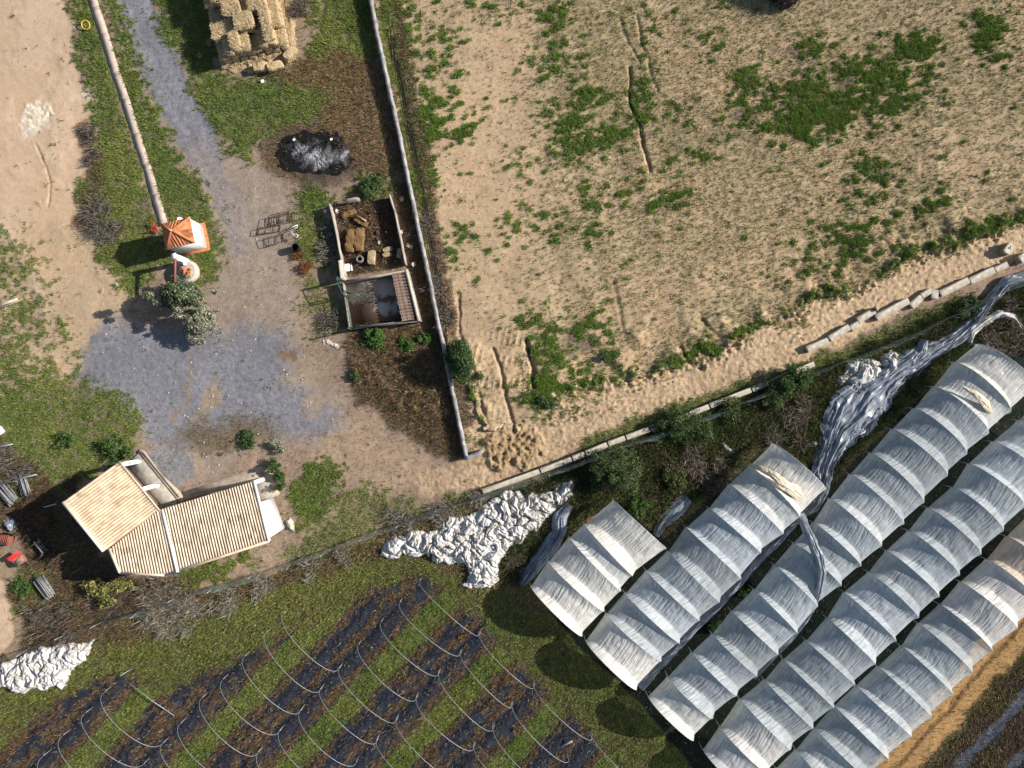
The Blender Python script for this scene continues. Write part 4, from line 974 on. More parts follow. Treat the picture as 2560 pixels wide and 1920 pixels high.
# walls
por = 1.3
zz = lambda w: ZL + (ZH - ZL) * w / LW1 - .12
a_ = hA[:2] + W1 * por + U1 * .15; b_ = hB[:2] + W1 * por - U1 * .1; c_ = hC[:2] - W1 * .25 - U1 * .1; d_ = hD[:2] - W1 * .25 + U1 * .15
MB().prism([a_, d_, c_, b_], 0, [zz(por), zz(LW1 - .25), zz(LW1 - .25), zz(por)]).build("wall", M['whitewall'], house)
p = lambda u, w: pt2(u, w)
eu = sE[0]; fr = .39 * sF[1]
pts_w = [(.1, .3), (.3, sK[1] * .55), (sL[0] + .5, sL[1] - .3), (sK[0], sK[1] - .25), (eu - .05, sF[1] - .2), (eu - .05, fr), (eu - 1.7, fr), (eu - 1.7, .3)]
MB().prism([p(*q) for q in pts_w], 0, [z2(q[1]) - .13 for q in pts_w]).build("wall", M['whitewall'], house)
# pillars with lamps, porch floors, aprons
for (px_, py_) in ((354, 1152), (399, 1212), (664, 1197)):
    q = G(px_, py_, 0)
    pl = MB().box((q[0] - .12, q[1], 1.3), (.34, .34, 2.56), .3, .02).build("pillar", M['whitewall'], house)
    if px_ < 600: MB().box((q[0] + .06, q[1] + .02, 2.0), (.12, .1, .16), .3).build("lamp", M['black'], pl)
def gp_(l): return [G(*q)[:2] for q in l]
MB().prism(gp_([(348, 1134), (440, 1247), (444, 1262), (420, 1280), (330, 1170), (318, 1160)]), -.05, .16).build("porch_floor", M['concrete'], house)
MB().prism(gp_([(672, 1199), (688, 1241), (640, 1262), (622, 1213)]), -.05, .15).build("porch_floor", M['concrete'], house)
M['apron'] = mat("dusty_concrete", (.46, .37, .28), .95, .25, 2, .015, 12, spec=.08)
MB().prism(gp_([(342, 1130), (350, 1122), (362, 1128), (404, 1186), (454, 1232), (462, 1250), (440, 1258)]), -.05, .07).build("apron", M['apron'], house)
MB().prism(gp_([(462, 1250), (454, 1230), (520, 1210), (600, 1182), (652, 1166), (672, 1172), (700, 1235), (688, 1243), (670, 1200), (640, 1208), (560, 1228)]), -.05, .06).build("apron", M['apron'], house)
mb = MB()
for o_ in (0, 9):
    mb.tube([G(352 + o_ * .6, 1134 - o_ * .4, .17), G(398 + o_ * .6, 1190 - o_ * .4, .17), G(444 + o_ * .6, 1246 - o_ * .4, .17)], .035, 6)
    mb.tube([G(470, 1247 - o_, .1), G(560, 1221 - o_, .1), G(660, 1190 - o_, .1)], .035, 6)
mb.build("gutter_channel", M['oldconcrete'], house)
for u_ in (1.6, 4.1):
    q = p(u_, .3); dr = MB().box((q[0] + W2[0] * -.02, q[1] - W2[1] * .02, 1.05), (.9, .06, 2.0), math.atan2(U2[1], U2[0])).build("door", M['greywood'], house)
    MB().box((q[0] + U2[0] * .3 - W2[0] * .07, q[1] + U2[1] * .3 - W2[1] * .07, 1.05), (.05, .05, .14)).build("handle", M['steel'], dr)
# ------------------------------------------------------------------ well hut
ZE2 = 2.55
e = [G(402, 560, ZE2), G(475, 543, ZE2), G(488, 607, ZE2), G(416, 624, ZE2)]
ap = G(428, 577, 3.75)
cen = sum(e)[:2] / 4
hut = empty("well_hut", (*cen, 0), "small white well hut with bright orange pyramid tile roof", "hut")
M['stainwall'] = mat('stained_whitewash', (.70, .68, .63), .9, .28, 1.1, .006, 14, spec=.1, col2=(.84, .83, .80))
MB().prism([cen + (q[:2] - cen) * .93 for q in e], 0, ZE2 - .02).build("wall", M['stainwall'], hut)
MB().prism([cen + (q[:2] - cen) * 1.12 for q in e], -.1, .14).build("plinth", M['orange'], hut)
apw = np.array([cen[0] * .5 + ap[0] * .5, cen[1] * .5 + ap[1] * .5, 3.65])
V, Q = [], []
nseg, nrow, ncol = 88, 8, 11
for f in range(4):
    P, R_ = e[f], e[(f + 1) % 4]
    base = sum(len(v) for v in V)
    grid = np.zeros((nseg + 1, nrow + 1, 3)); t = np.linspace(0, 1, nseg + 1)
    el = P[None] * (1 - t[:, None]) + R_[None] * t[:, None]
    edir = unit((R_ - P)); mid = (P + R_) / 2
    for j in range(nrow + 1):
        k = j / nrow
        # keep tile columns perpendicular to the eave: shrink towards the apex foot
        X_ = el * (1 - k) + apw[None] * k
        s_ = (X_ - P) @ edir
        fr_ = (s_ / .245) % 1
        X_[:, 2] += np.where(fr_ < .58, .065 * np.sin(pi * fr_ / .58), -.05 * np.sin(pi * (fr_ - .58) / .42)) * (1 - .8 * (k > .97)) + .02
        grid[:, j] = X_
    V.append(grid.reshape(-1, 3))
    for i in range(nseg):
        for j in range(nrow):
            a = base + i * (nrow + 1) + j; Q.append([a, a + nrow + 1, a + nrow + 2, a + 1])
Vh = np.vstack(V); rH = np.random.default_rng(4).normal(0, .16, 4000)
tid = (np.arange(len(Vh)) // ((nseg + 1) * (nrow + 1))) * 600 + ((np.arange(len(Vh)) % ((nseg + 1) * (nrow + 1))) // (nrow + 1) // 8) * 20 + (np.arange(len(Vh)) % (nrow + 1)) // 2
ch = np.array([.50, .185, .085])[None] * (1 + rH[tid])[:, None] * (1 - .45 * sstep(.55, .7, fbm(Vh[:, 0] * 2.2, Vh[:, 1] * 2.2, 3, 3)))[:, None]
raw_mesh("roof", Vh, [np.array(Q)], M['rooftile'], hut, False, np.clip(ch, 0, .9))
MB().prism([q[:2] for q in e], ZE2 - .06, ZE2 - .012).build("eave_board", M['whitewall'], hut)
for q in e:
    MB().tube([q + [0, 0, .06], (q + apw) / 2 + [0, 0, .07], apw + [0, 0, .06]], .07, 8).build("hip_cap", M['orange'], hut)
MB().cyl(apw + [0, 0, .0], .10, .06, .22, 8).cyl(apw + [0, 0, .2], .035, .012, .28, 8).build("finial", M['stone'], hut)
q = G(444, 546, 1.2); tag(MB().box((q[0], q[1], .5), (.3, .3, 1.0), .3, .03).build("white_pillar", M['whitewall']), "squat white block behind the orange-roofed well hut", "block")
# well, pulley post
w_ = G(463, 678, .6); well = empty("stone_well", (w_[0], w_[1], 0), "round concrete well piled with broken orange tiles", "well")
MB().cyl((w_[0], w_[1], -.1), .98, .95, .72, 32).build("shaft", M['stone'], well)
MB().cyl((w_[0], w_[1], .62), .80, .80, .03, 32).build("lid", M['oldconcrete'], well)
nt = 0
for k in range(16):
    a = random.uniform(0, 6.28); r_ = random.uniform(0, .42)
    b = MB(); L_ = .42; n = 7
    an = np.linspace(0, pi, n); vv_ = [[-L_ / 2 + L_ * i, .09 * cos(t_), .07 * sin(t_)] for i in (0, 1) for t_ in an]
    R3 = rot3(random.uniform(-.5, .5), random.uniform(-.35, .35), random.uniform(0, 3.1))
    vv_ = np.array(vv_) @ R3.T + [w_[0] + .15 + cos(a) * r_, w_[1] - .05 + sin(a) * r_ * .8, .76 + .10 * (k // 6) + random.uniform(0, .05)]
    b.add(vv_, [[i, i + 1, n + i + 1, n + i] for i in range(n - 1)])
    tag(b.build("roof_tile", M['orange']), f"broken orange half-round tile dumped on the well lid", "tile", "broken tiles on the well lid")
q = G(463, 660, .7); tag(MB().box((q[0], q[1], .78), (.22, .22, .24), .2, .03).build("paint_bucket", M['white']), "white bucket standing on the well beside the tiles", "bucket")
g0 = G(472, 654, 0); gib = empty("pulley_post", (g0[0], g0[1], 0), "tall white masonry post with a rusty beam over the well", "post")
MB().box((g0[0], g0[1], 1.25), (.34, .34, 2.6), .25, .03).build("post", M['whitewall'], gib)
MB().box((g0[0] + .03, g0[1] - .95, 2.47), (.14, 2.3, .16), -.02).build("beam", M['redrust'], gib)
MB().box((g0[0] + .05, g0[1] - 2.0, 2.28), (.22, .24, .26), .1, .03).build("pulley", M['rust'], gib)
MB().box((g0[0], g0[1], 2.58), (.42, .42, .08), .25).build("cap", M['whitewall'], gib)
# concrete path strip
pth = [(214, -80), (232, 0), (262, 90), (288, 175), (318, 262), (345, 350), (375, 440), (398, 520), (410, 565)]
for i in range(len(pth) - 1):
    pass
Q_, u_ = smooth_line([(*q, 0) for q in pth], 60)
mb = MB(); k0 = 0
brk = [0, 9, 15, 24, 30, 38, 45, 52, 59]
for a, b in zip(brk[:-1], brk[1:]):
    c = Q_[a:b + 1]; T = np.gradient(c[:, :2], axis=0); T /= np.linalg.norm(T, axis=1, keepdims=True); nn = np.c_[-T[:, 1], T[:, 0]]
    hw = 10.5 + .5 * np.array([random.uniform(-1, 1) for _ in c]); hw2 = 10.5 + .9 * np.array([random.uniform(-1, 1) for _ in c])
    c = c.copy(); c[0, :2] += T[0] * .5; c[-1, :2] -= T[-1] * .5
    l_ = c[:, :2] - nn * hw[:, None]; r_ = c[:, :2] + nn * hw2[:, None]; m_ = len(c); z_ = .075 + random.uniform(-.012, .012)
    V = np.vstack([[[*W(q), z_] for q in l_], [[*W(q), z_] for q in r_], [[*W(q), -.1] for q in l_], [[*W(q), -.1] for q in r_]])
    qd = []
    for i in range(m_ - 1):
        qd += [[i, i + 1, m_ + i + 1, m_ + i], [2 * m_ + i, 2 * m_ + i + 1, i + 1, i], [m_ + i, m_ + i + 1, 3 * m_ + i + 1, 3 * m_ + i]]
    qd += [[0, m_, 3 * m_, 2 * m_], [m_ - 1, 3 * m_ - 1, 4 * m_ - 1, 2 * m_ - 1]]
    mb.add(V, qd)
M['path'] = mat("path_concrete", (.50, .40, .33), .95, .2, 1.2, .006, 12, spec=.05)
o = mb.build("path", M['path']); o["kind"] = "structure"

# ------------------------------------------------------------------ perimeter wall with posts
PW = [(920, -90), (926, 0), (938, 66), (961, 171), (987, 289), (999, 347), (1025, 474), (1051, 601), (1074, 700), (1091, 792), (1112, 882), (1132, 989), (1149, 1067), (1166, 1146)]
ZW = .8
wall = empty("perimeter_wall", (*W((1040, 530)), 0), "long pale rendered boundary wall topped with wire posts", "wall")
def wall_run(pts, thick, z, name, m, parent, jit=.02, ztop_var=.05):
    P = np.array([G(*q, z)[:2] for q in pts])
    t = np.concatenate([[0], np.cumsum(np.linalg.norm(np.diff(P, axis=0), axis=1))]); n = int(t[-1] / .4) + 2
    u = np.linspace(0, t[-1], n); C = np.c_[np.interp(u, t, P[:, 0]), np.interp(u, t, P[:, 1])]
    T = np.gradient(C, axis=0); T /= np.linalg.norm(T, axis=1, keepdims=True); nn = np.c_[-T[:, 1], T[:, 0]]
    C = C + nn * (rng.normal(0, jit, n))[:, None]
    th = thick / 2 * (1 + rng.normal(0, .06, n)); zt = z + (fbm(u * .35, u * 0 + 2, 3, 4) - .5) * ztop_var * 2
    l_ = C + nn * th[:, None]; r_ = C - nn * th[:, None]
    V = np.vstack([np.c_[l_, zt], np.c_[r_, zt], np.c_[l_, u * 0 - .1], np.c_[r_, u * 0 - .1]])
    q = []
    for i in range(n - 1):
        q += [[n + i, n + i + 1, i + 1, i], [i, i + 1, 2 * n + i + 1, 2 * n + i], [3 * n + i, 3 * n + i + 1, n + i + 1, n + i]]
    q += [[0, 2 * n, 3 * n, n], [n - 1, 2 * n - 1, 4 * n - 1, 3 * n - 1]]
    return raw_mesh(name, V, [np.array(q)], m, parent), C, zt
_, PC, PZ = wall_run(PW, .30, ZW, "wall", M['greywall'], wall)
wall_run([(1162, 1146), (1185, 1138), (1208, 1127)], .28, ZW, "return_wall", M['greywall'], wall)
for i in range(3, len(PC) - 1, 8):
    c = PC[i]; MB().tube([[c[0], c[1], ZW - .1], [c[0] + random.uniform(-.06, .06), c[1], 1.85]], .03, 6).build("post", M['rust'], wall)
    if i % 3 == 0: MB().tube([[c[0], c[1], 1.7], [c[0] - .05, c[1] - 1.0, ZW]], .02, 5).build("brace", M['rust'], wall)
mb = MB()
for zq in (1.1, 1.45, 1.8):
    mb.tube(np.c_[PC[3::8], np.full(len(PC[3::8]), zq)], .007, 4, False)
mb.build("fence_wire", M['rust'], wall)
# ------------------------------------------------------------------ pens
def walls(name, label, cat, segs, z, thick, m, z0=-.05):
    allp = np.array([q for s_ in segs for q in s_]); c = W(allp.mean(0))
    root = empty(name, (c[0], c[1], 0), label, cat)
    for s_ in segs: wall_run(s_, thick, z, "wall", m, root, .008, .03)
    return root
ruin = walls("ruined_pen", "roofless ruined pen with crumbling grey walls full of old straw", "pen", [[(822, 509), (837, 567), (851, 642), (860, 690)], [(860, 501), (897, 496)], [(973, 486), (987, 532), (999, 590), (1013, 660)]], .95, .12, M['oldconcrete'])
pc = [G(855, 704, 1), G(1013, 678, 1), G(1044, 800, 1), G(872, 820, 1)]
pen = empty("roofed_pen", (*(sum(pc)[:2] / 4), 0), "walled pen with a half roof of old tiles and green gates", "pen")
fl_ = [c[:2] for c in pc]; cf = sum(fl_) / 4
def penfloor():
    m, nt, b = new_mat("pen_floor"); N, L = nt.nodes, nt.links
    tc = N.new("ShaderNodeTexCoord"); n1 = N.new("ShaderNodeTexNoise"); n1.inputs["Scale"].default_value = .55; n1.inputs["Detail"].default_value = 5
    L.new(tc.outputs["Object"], n1.inputs[0]); sx = N.new("ShaderNodeSeparateXYZ"); L.new(tc.outputs["Object"], sx.inputs[0])
    a = N.new("ShaderNodeMath"); a.operation = 'MULTIPLY_ADD'; a.inputs[1].default_value = .13; L.new(sx.outputs["Y"], a.inputs[0]); L.new(n1.outputs[0], a.inputs[2])
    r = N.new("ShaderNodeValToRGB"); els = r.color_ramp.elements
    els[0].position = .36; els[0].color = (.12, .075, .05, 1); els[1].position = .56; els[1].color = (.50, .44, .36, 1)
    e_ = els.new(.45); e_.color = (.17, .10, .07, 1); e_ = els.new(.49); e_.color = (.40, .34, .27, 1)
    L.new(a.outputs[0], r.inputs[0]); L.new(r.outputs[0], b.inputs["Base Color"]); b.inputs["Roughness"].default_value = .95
    return m
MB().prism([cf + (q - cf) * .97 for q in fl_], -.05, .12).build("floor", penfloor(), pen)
for a, b, z_, t_ in ((0, 1, 1.0, .14), (2, 3, .8, .14), (3, 0, .8, .14)):
    pa, pb = pc[a], pc[b]
    k = unit((pb - pa)[:2]); P = [pa[:2] + k * .08, pb[:2] - k * .1]
    nn = np.array([-k[1], k[0]]) * t_ / 2
    MB().prism([P[0] + nn, P[1] + nn, P[1] - nn, P[0] - nn], 0, z_).build("wall", M['oldconcrete'], pen)
pa, pb = G(1015, 674, 1.55), G(1047, 802, 1.55); k = unit((pb - pa)[:2]); nn = np.array([-k[1], k[0]]) * .11
MB().prism([pa[:2] + nn, pb[:2] + nn, pb[:2] - nn, pa[:2] - nn], 0, 1.5).build("wall", M['oldconcrete'], pen)
MB().tube([[*pa[:2], 1.52], [*((pa + pb)[:2] / 2), 1.52], [*pb[:2], 1.52]], .12, 8).build("coping", M['stone'], pen, True)
r0, r1, r2, r3 = G(982, 684, 1.2), G(1011, 679, 1.4), G(1042, 795, 1.4), G(1008, 803, 1.2)
Ur = unit((r3 - r0)[:2]); Wr = unit((r1 - r0)[:2])
tiled(r0, Ur, Wr, np.linalg.norm((r3 - r0)[:2]), lambda u: (-.05 - .04 * (int(u / .26) % 3 == 0), np.linalg.norm((r1 - r0)[:2])), lambda u, w: 1.2 + .2 * w / 1.0, .26, .06, "roof", M['oldtile'], pen, .40, 24, 10, .05, (.40, .27, .195))
gt = [G(853, 704, .2), G(866, 738, .2)]
def frame(mb, a, b, z0, z1, r=.025, n=0):
    a, b = np.asarray(a)[:2], np.asarray(b)[:2]
    for x in ([*a, z0], [*b, z0]): mb.tube([x, [x[0], x[1], z1]], r, 6)
    for z_ in (z0, z1): mb.tube([[*a, z_], [*b, z_]], r, 6)
    for i in range(n):
        t_ = (i + 1) / (n + 1); c = a * (1 - t_) + b * t_; mb.tube([[*c, z0], [*c, z1]], r * .6, 5)
mb = MB(); frame(mb, gt[0], gt[1], .15, 1.85, .035, 1); mb.build("gate", M['green'], pen)
mb = MB(); frame(mb, G(866, 738, .9), G(880, 818, .9), .8, 1.25, .03, 5); frame(mb, G(880, 820, .9), G(1008, 806, .9), .8, 1.1, .035, 9); mb.build("railing", M['green'], pen)
q0 = G(860, 733, .9); q1 = G(900, 737, .9); mb = MB()
for dz in (0, .05, .1): mb.tube([q0 + [0, dz * 2, .15 + dz], q1 + [0, -dz * 1.2, .1 + dz]], .03, 6)
mb.build("folded_gate", M['green'], pen)
for q, zt in (((853, 700), 2.0), ((868, 741), 1.9), ((880, 824), 2.1)):
    q = G(*q, .5); MB().tube([[q[0], q[1], 0], [q[0], q[1], zt]], .05, 6).build("gate_post", M['green'], pen)
mb = MB(); q = G(857, 676, .5); MB().box((q[0], q[1], .55), (.26, 1.5, 1.25), .13, .02).build("pier", M['stone'], ruin)

# ------------------------------------------------------------------ lower wire fence and concrete barrier
FL = [(-60, 1668), (0, 1645), (110, 1607), (225, 1562), (330, 1530), (480, 1480), (640, 1432), (800, 1380), (950, 1322), (1080, 1277), (1200, 1236), (1300, 1204), (1420, 1162), (1560, 1112), (1700, 1062), (1850, 1006), (1960, 964), (2060, 922), (2160, 884), (2290, 827), (2420, 767), (2560, 702), (2660, 655)]
def net_mat():
    m, nt, b = new_mat("netting"); N, L = nt.nodes, nt.links
    tc = N.new("ShaderNodeTexCoord"); n1 = N.new("ShaderNodeTexNoise"); n1.inputs["Scale"].default_value = 1.2; n1.inputs["Detail"].default_value = 4
    L.new(tc.outputs["Object"], n1.inputs[0]); r = N.new("ShaderNodeValToRGB"); r.color_ramp.elements[0].position = .4; r.color_ramp.elements[0].color = (.30, .29, .27, 1)
    r.color_ramp.elements[1].position = .62; r.color_ramp.elements[1].color = (.22, .34, .28, 1)
    L.new(n1.outputs[0], r.inputs[0]); L.new(r.outputs[0], b.inputs["Base Color"]); b.inputs["Roughness"].default_value = .7
    t = N.new("ShaderNodeBsdfTransparent"); mx = N.new("ShaderNodeMixShader")
    mr = N.new("ShaderNodeMapRange"); mr.inputs["To Min"].default_value = .18; mr.inputs["To Max"].default_value = .62; mr.inputs["From Min"].default_value = .3; mr.inputs["From Max"].default_value = .7
    n2 = N.new("ShaderNodeTexNoise"); n2.inputs["Scale"].default_value = 3; n2.inputs["Detail"].default_value = 5; L.new(tc.outputs["Object"], n2.inputs[0]); L.new(n2.outputs[0], mr.inputs[0])
    L.new(mr.outputs[0], mx.inputs[0]); L.new(t.outputs[0], mx.inputs[1]); L.new(b.outputs[0], mx.inputs[2]); L.new(mx.outputs[0], N["Material Output"].inputs[0])
    return m
M['net'] = net_mat()
fc = W((900, 1345)); fence = empty("wire_fence", (fc[0], fc[1], 0), "long sagging green-grey net fence with thin steel posts", "fence")
P = np.array([W(q) for q in FL]); t = np.concatenate([[0], np.cumsum(np.linalg.norm(np.diff(P, axis=0), axis=1))]); n = int(t[-1] / .25)
u = np.linspace(0, t[-1], n); C = np.c_[np.interp(u, t, P[:, 0]), np.interp(u, t, P[:, 1])]
C += np.c_[(fbm(u * .3, u * 0, 3, 2) - .5) * .3, (fbm(u * .3, u * 0 + 9, 3, 3) - .5) * .3]
nl = 7; top = 1.45 - .5 * fbm(u * .25, u * 0 + 4, 3, 5)
V = np.zeros((n, nl, 3))
for j in range(nl):
    k = j / (nl - 1); V[:, j, 0] = C[:, 0] + (fbm(u * .8, u * 0 + j * .4, 2, 6) - .5) * .35 * k - .1 * k; V[:, j, 1] = C[:, 1] - .35 * k * k * fbm(u * .4, u * 0 + 3, 2, 7) * 1.5 + (fbm(u * .8, u * 0 + j * .4 + 5, 2, 8) - .5) * .3 * k; V[:, j, 2] = .02 + top * k
i_, j_ = np.meshgrid(np.arange(n - 1), np.arange(nl - 1), indexing='ij')
raw_mesh("netting", V.reshape(-1, 3), [np.stack([i_ * nl + j_, (i_ + 1) * nl + j_, (i_ + 1) * nl + j_ + 1, i_ * nl + j_ + 1], -1).reshape(-1, 4)], M['net'], fence, True)
for i in range(6, n, 13):
    c = C[i]; MB().tube([[c[0], c[1], -.1], [c[0] + random.uniform(-.25, .1), c[1] + random.uniform(-.3, .1), 1.5]], .022, 5).build("post", M['steel'], fence)
BR = [(1205, 1230), (1350, 1178), (1430, 1147), (1463, 1134), (1519, 1110), (1564, 1094), (1626, 1072), (1671, 1055), (1774, 1016), (1879, 974), (1937, 953), (1984, 931), (2037, 909)]
wds = "leftmost second third fourth fifth sixth seventh eighth ninth tenth eleventh rightmost".split()
for i, (a, b) in enumerate(zip(BR[:-1], BR[1:])):
    A, B = G(*a, .5), G(*b, .5); d = unit((B - A)[:2]); L_ = np.linalg.norm((B - A)[:2]) - .12; c = (A + B)[:2] / 2
    nn = np.array([-d[1], d[0]])
    mb = MB(); mb.box((c[0], c[1], .26), (L_, .44, .6 + random.uniform(-.04, .04)), math.atan2(d[1], d[0]) + random.uniform(-.012, .012), .03, random.uniform(-.05, .05))
    lb = f"{wds[i]} concrete barrier block of the row between soil track and net fence" if i in (0, 11) else f"concrete barrier block, {wds[i]} along the row from the wall's corner end"
    tag(mb.build("concrete_barrier", M['concrete']), lb, "barrier block", "concrete blocks along the net fence")
UB = [((335, 1362), (520, 1285), 60), ((530, 1270), (700, 1165), 58), ((712, 1182), (785, 1142), 62), ((770, 1112), (920, 1022), 58), ((932, 1088), (1212, 938), 60), ((1232, 988), (1322, 908), 62), ((1322, 902), (1412, 848), 50), ((1438, 925), (1440, 845), 58), ((1485, 882), (1730, 762), 60), ((1742, 772), (1950, 672), 62), ((1957, 675), (2068, 625), 52), ((2035, 535), (2088, 455), 66), ((2155, 595), (2245, 545), 72)]
un = ["long flat concrete kerb slab, lowest and leftmost on the soil track", "concrete kerb slab second from the lower left end of the broken row", "short chunky concrete piece between the second and fourth kerb slabs", "concrete kerb slab with broken upright corner at its upper end", "long concrete kerb slab stained reddish along its upper edge", "short tilted concrete piece just right of the reddish-stained slab", "short concrete slab between the tilted piece and the upright stub", "small concrete stub standing crosswise in the row of slabs", "longest clean concrete slab in the right half of the row", "concrete slab sprinkled with dark clods near the row's right end", "last short concrete slab at the right end of the row", "isolated broken concrete lump above the right end of the slab row", "isolated concrete lump cut by the right picture edge"]
for i, (a, b, wz) in enumerate(UB):
    f = lambda q: G(1920 + q[0] / 3.456, 480 + q[1] / 3.456, .35)
    A, B = f(a), f(b); d = unit((B - A)[:2]); L_ = np.linalg.norm((B - A)[:2]); c = (A + B)[:2] / 2
    h_ = .5 if i < 11 else .75
    mb = MB(); mb.box((c[0], c[1], h_ / 2 - .02), (L_, wz / 3.456 / S, h_), math.atan2(d[1], d[0]), .05, random.uniform(-.12, .12), random.uniform(-.03, .03))
    if i == 3: mb.box((*(B[:2] + [.02, .12]), .55), (.14, .4, .4), .5, .04)
    if i >= 11: mb.box((c[0] + .1, c[1] + .1, h_ * .8), (.5, .35, .3), .9, .08, .2, .3)
    tag(mb.build("concrete_slab", M['concrete']), un[i], "concrete slab", "broken concrete slabs along the soil track")
# ------------------------------------------------------------------ straw bales
def bale_mesh(L_, w_, h_, seed, m, amp=.05):
    r = np.random.default_rng(seed); n = (14, 8, 6)
    V, Q = [], []; size = np.array([L_, w_, h_]) / 2
    for ax in range(3):
        a1, a2 = (ax + 1) % 3, (ax + 2) % 3
        for sg in (-1, 1):
            u = np.linspace(-1, 1, n[a1]); v = np.linspace(-1, 1, n[a2]); UU, VV = np.meshgrid(u, v, indexing='ij')
            P = np.zeros((*UU.shape, 3)); P[..., ax] = sg; P[..., a1] = UU; P[..., a2] = VV
            # rounded box
            p_ = P * (1 - .17 * ((np.abs(P[..., [1, 2, 0]]) ** 4) + (np.abs(P[..., [2, 0, 1]]) ** 4)) / 2)
            p_ = p_ * size
            k = fbm(p_[..., 0] * 5 + seed + p_[..., 2] * 3, p_[..., 1] * 5 + p_[..., 2] * 7, 3, seed % 11) - .5
            flk = np.sin(p_[..., 0] * 2 * pi / .16 + seed) * .018
            p_ = p_ + P * (k[..., None] * amp * 2 + flk[..., None] * (ax != 0))
            b = sum(len(q) for q in V); V.append(p_.reshape(-1, 3)); n2 = n[a2]
            i_, j_ = np.meshgrid(np.arange(n[a1] - 1), np.arange(n[a2] - 1), indexing='ij')
            q = np.stack([i_ * n2 + j_, (i_ + 1) * n2 + j_, (i_ + 1) * n2 + j_ + 1, i_ * n2 + j_ + 1], -1).reshape(-1, 4) + b
            Q.append(q if sg > 0 else q[:, ::-1])
    V = np.vstack(V); V[:, 2] += h_ / 2
    o = raw_mesh("straw_bale", V, [np.vstack(Q)], m, None, True)
    return o.data, o
protos = []
BL_, BW_, BH_ = 1.34, .68, .62
for k in range(5):
    me, o = bale_mesh(BL_, BW_, BH_, 11 + k * 3, M['straw']); protos.append(me); bpy.data.objects.remove(o)
def bale(x, y, z, rz, label, me=None, rx=0, ry=0, sc=1.0, group="straw bales in the big stack"):
    o = bpy.data.objects.new("straw_bale", me or random.choice(protos)); COL.objects.link(o)
    o.location = (x, y, z); o.rotation_euler = (rx, ry, rz); o.scale = (sc, sc, sc)
    return tag(o, label, "straw bale", group)
O = np.array(W((566, 168))); ea = unit([1, .235]); eb = np.array([-ea[1], ea[0]])
ncx, nry = 8, 6
hm = np.array([[2, 3, 2, 3, 1, 3], [3, 3, 2, 4, 4, 4], [4, 3, 4, 4, 4, 4], [3, 4, 4, 3, 4, 4], [2, 4, 3, 4, 3, 2], [3, 2, 4, 2, 4, 4], [4, 4, 4, 4, 4, 4], [2, 3, 3, 2, 3, 3]])
rown = ["front row", "second row", "third row", "fourth row", "fifth row", "rearmost row", "row cut by the top edge"]
lvn = ["on the ground", "in second layer", "in third layer", "on top of stack"]
angz = math.atan2(eb[1], eb[0])
for i in range(8):
    for j in range(6):
        H_ = hm[i, j]
        for l in range(H_):
            exposed = l >= H_ - 1 or (i == 0) or (j == 0) or (i < 8 - 1 and hm[i + 1, j] <= l) or (i == 7) or hm[max(0, i - 1), j] <= l or hm[i, max(0, j - 1)] <= l or l == H_ - 2
            if not exposed: continue
            c = O + ea * (.36 + i * .70 + .08 * (l % 2)) + eb * (.72 + j * 1.36 + .10 * (l % 2)) + [random.uniform(-.05, .05), random.uniform(-.06, .06)]
            side = f"{ORD[i]} column from the left"
            bale(c[0], c[1], l * BH_ * .97, angz + random.uniform(-.13, .13) + (pi if random.random() < .5 else 0), f"straw bale {lvn[l]}, {rown[j]}, {side}", ry=random.uniform(-.09, .09), rx=random.uniform(-.09, .09))
loose = [(548, 40, .0, 1.9, "loose straw bale slumped at the stack's upper left side"), (560, 92, .62, 2.2, "tilted straw bale on the stack's left flank"), (690, 170, 0, .35, "crumbling straw bale fallen at the stack's lower right corner"), (655, 172, 0, .2, "crumbling straw bale lying before the stack's front face"), (728, 140, 0, .8, "loose straw bale slipping off the right flank of the stack")]
for x, y, z, a, lb in loose:
    q = G(x, y, z); bale(q[0], q[1], z, a, lb, ry=.15, rx=.1)
heap_o = heap("straw_litter", [(530, 0), (545, 60), (540, 110), (560, 150), (556, 176), (600, 184), (680, 172), (745, 150), (748, 60), (735, -20), (700, -40), (540, -40)], M['straw'], .25, 12, .08, 2); heap_o["kind"] = "stuff"
q = G(495, 138, .3); tag(MB().tube([q, q + [.2, .1, .2], q + [.35, -.1, .1], q + [.1, -.25, .15], q + [0, 0, .02]], .03, 5).build("wire_tangle", M['steel']), "tangle of pale wire in the stack's shadow", "wire")
q = G(656, 203, .1); tag(MB().box((q[0], q[1], .1), (.26, .2, .2), .3, .03).build("white_carton", M['white']), "small white carton lying in grass below the straw stack", "carton")
# loose straw wisps over the stack
nw_ = 15000; ui = rng.uniform(-.3, 5.9, nw_); vi = rng.uniform(-.2, 8.2, nw_)
ci = np.clip((ui / .70).astype(int), 0, 7); cj = np.clip((vi / 1.36).astype(int), 0, 5)
zt_ = hm[ci, cj] * BH_ * .97 + rng.uniform(-.03, .10, nw_)
out_ = (ui < 0) | (ui > 5.6) | (vi < 0); zt_[out_] = rng.uniform(.1, .4, out_.sum())
P_ = O[None] + ui[:, None] * ea[None] + vi[:, None] * eb[None]; an_ = rng.random(nw_) * 2 * pi; ll = rng.uniform(.06, .2, nw_)
d_ = np.c_[np.cos(an_), np.sin(an_), rng.normal(0, .3, nw_)] * ll[:, None]; s_2 = np.c_[-np.sin(an_), np.cos(an_), np.zeros(nw_)] * .014
B_ = np.c_[P_, zt_]; Vw = np.stack([B_ - d_ - s_2, B_ + d_ - s_2, B_ + d_ + s_2, B_ - d_ + s_2], 1).reshape(-1, 3)
cw = np.array([(.60, .46, .27), (.46, .33, .17), (.70, .57, .36), (.30, .20, .10)])[rng.choice(4, nw_, p=[.4, .3, .2, .1])]
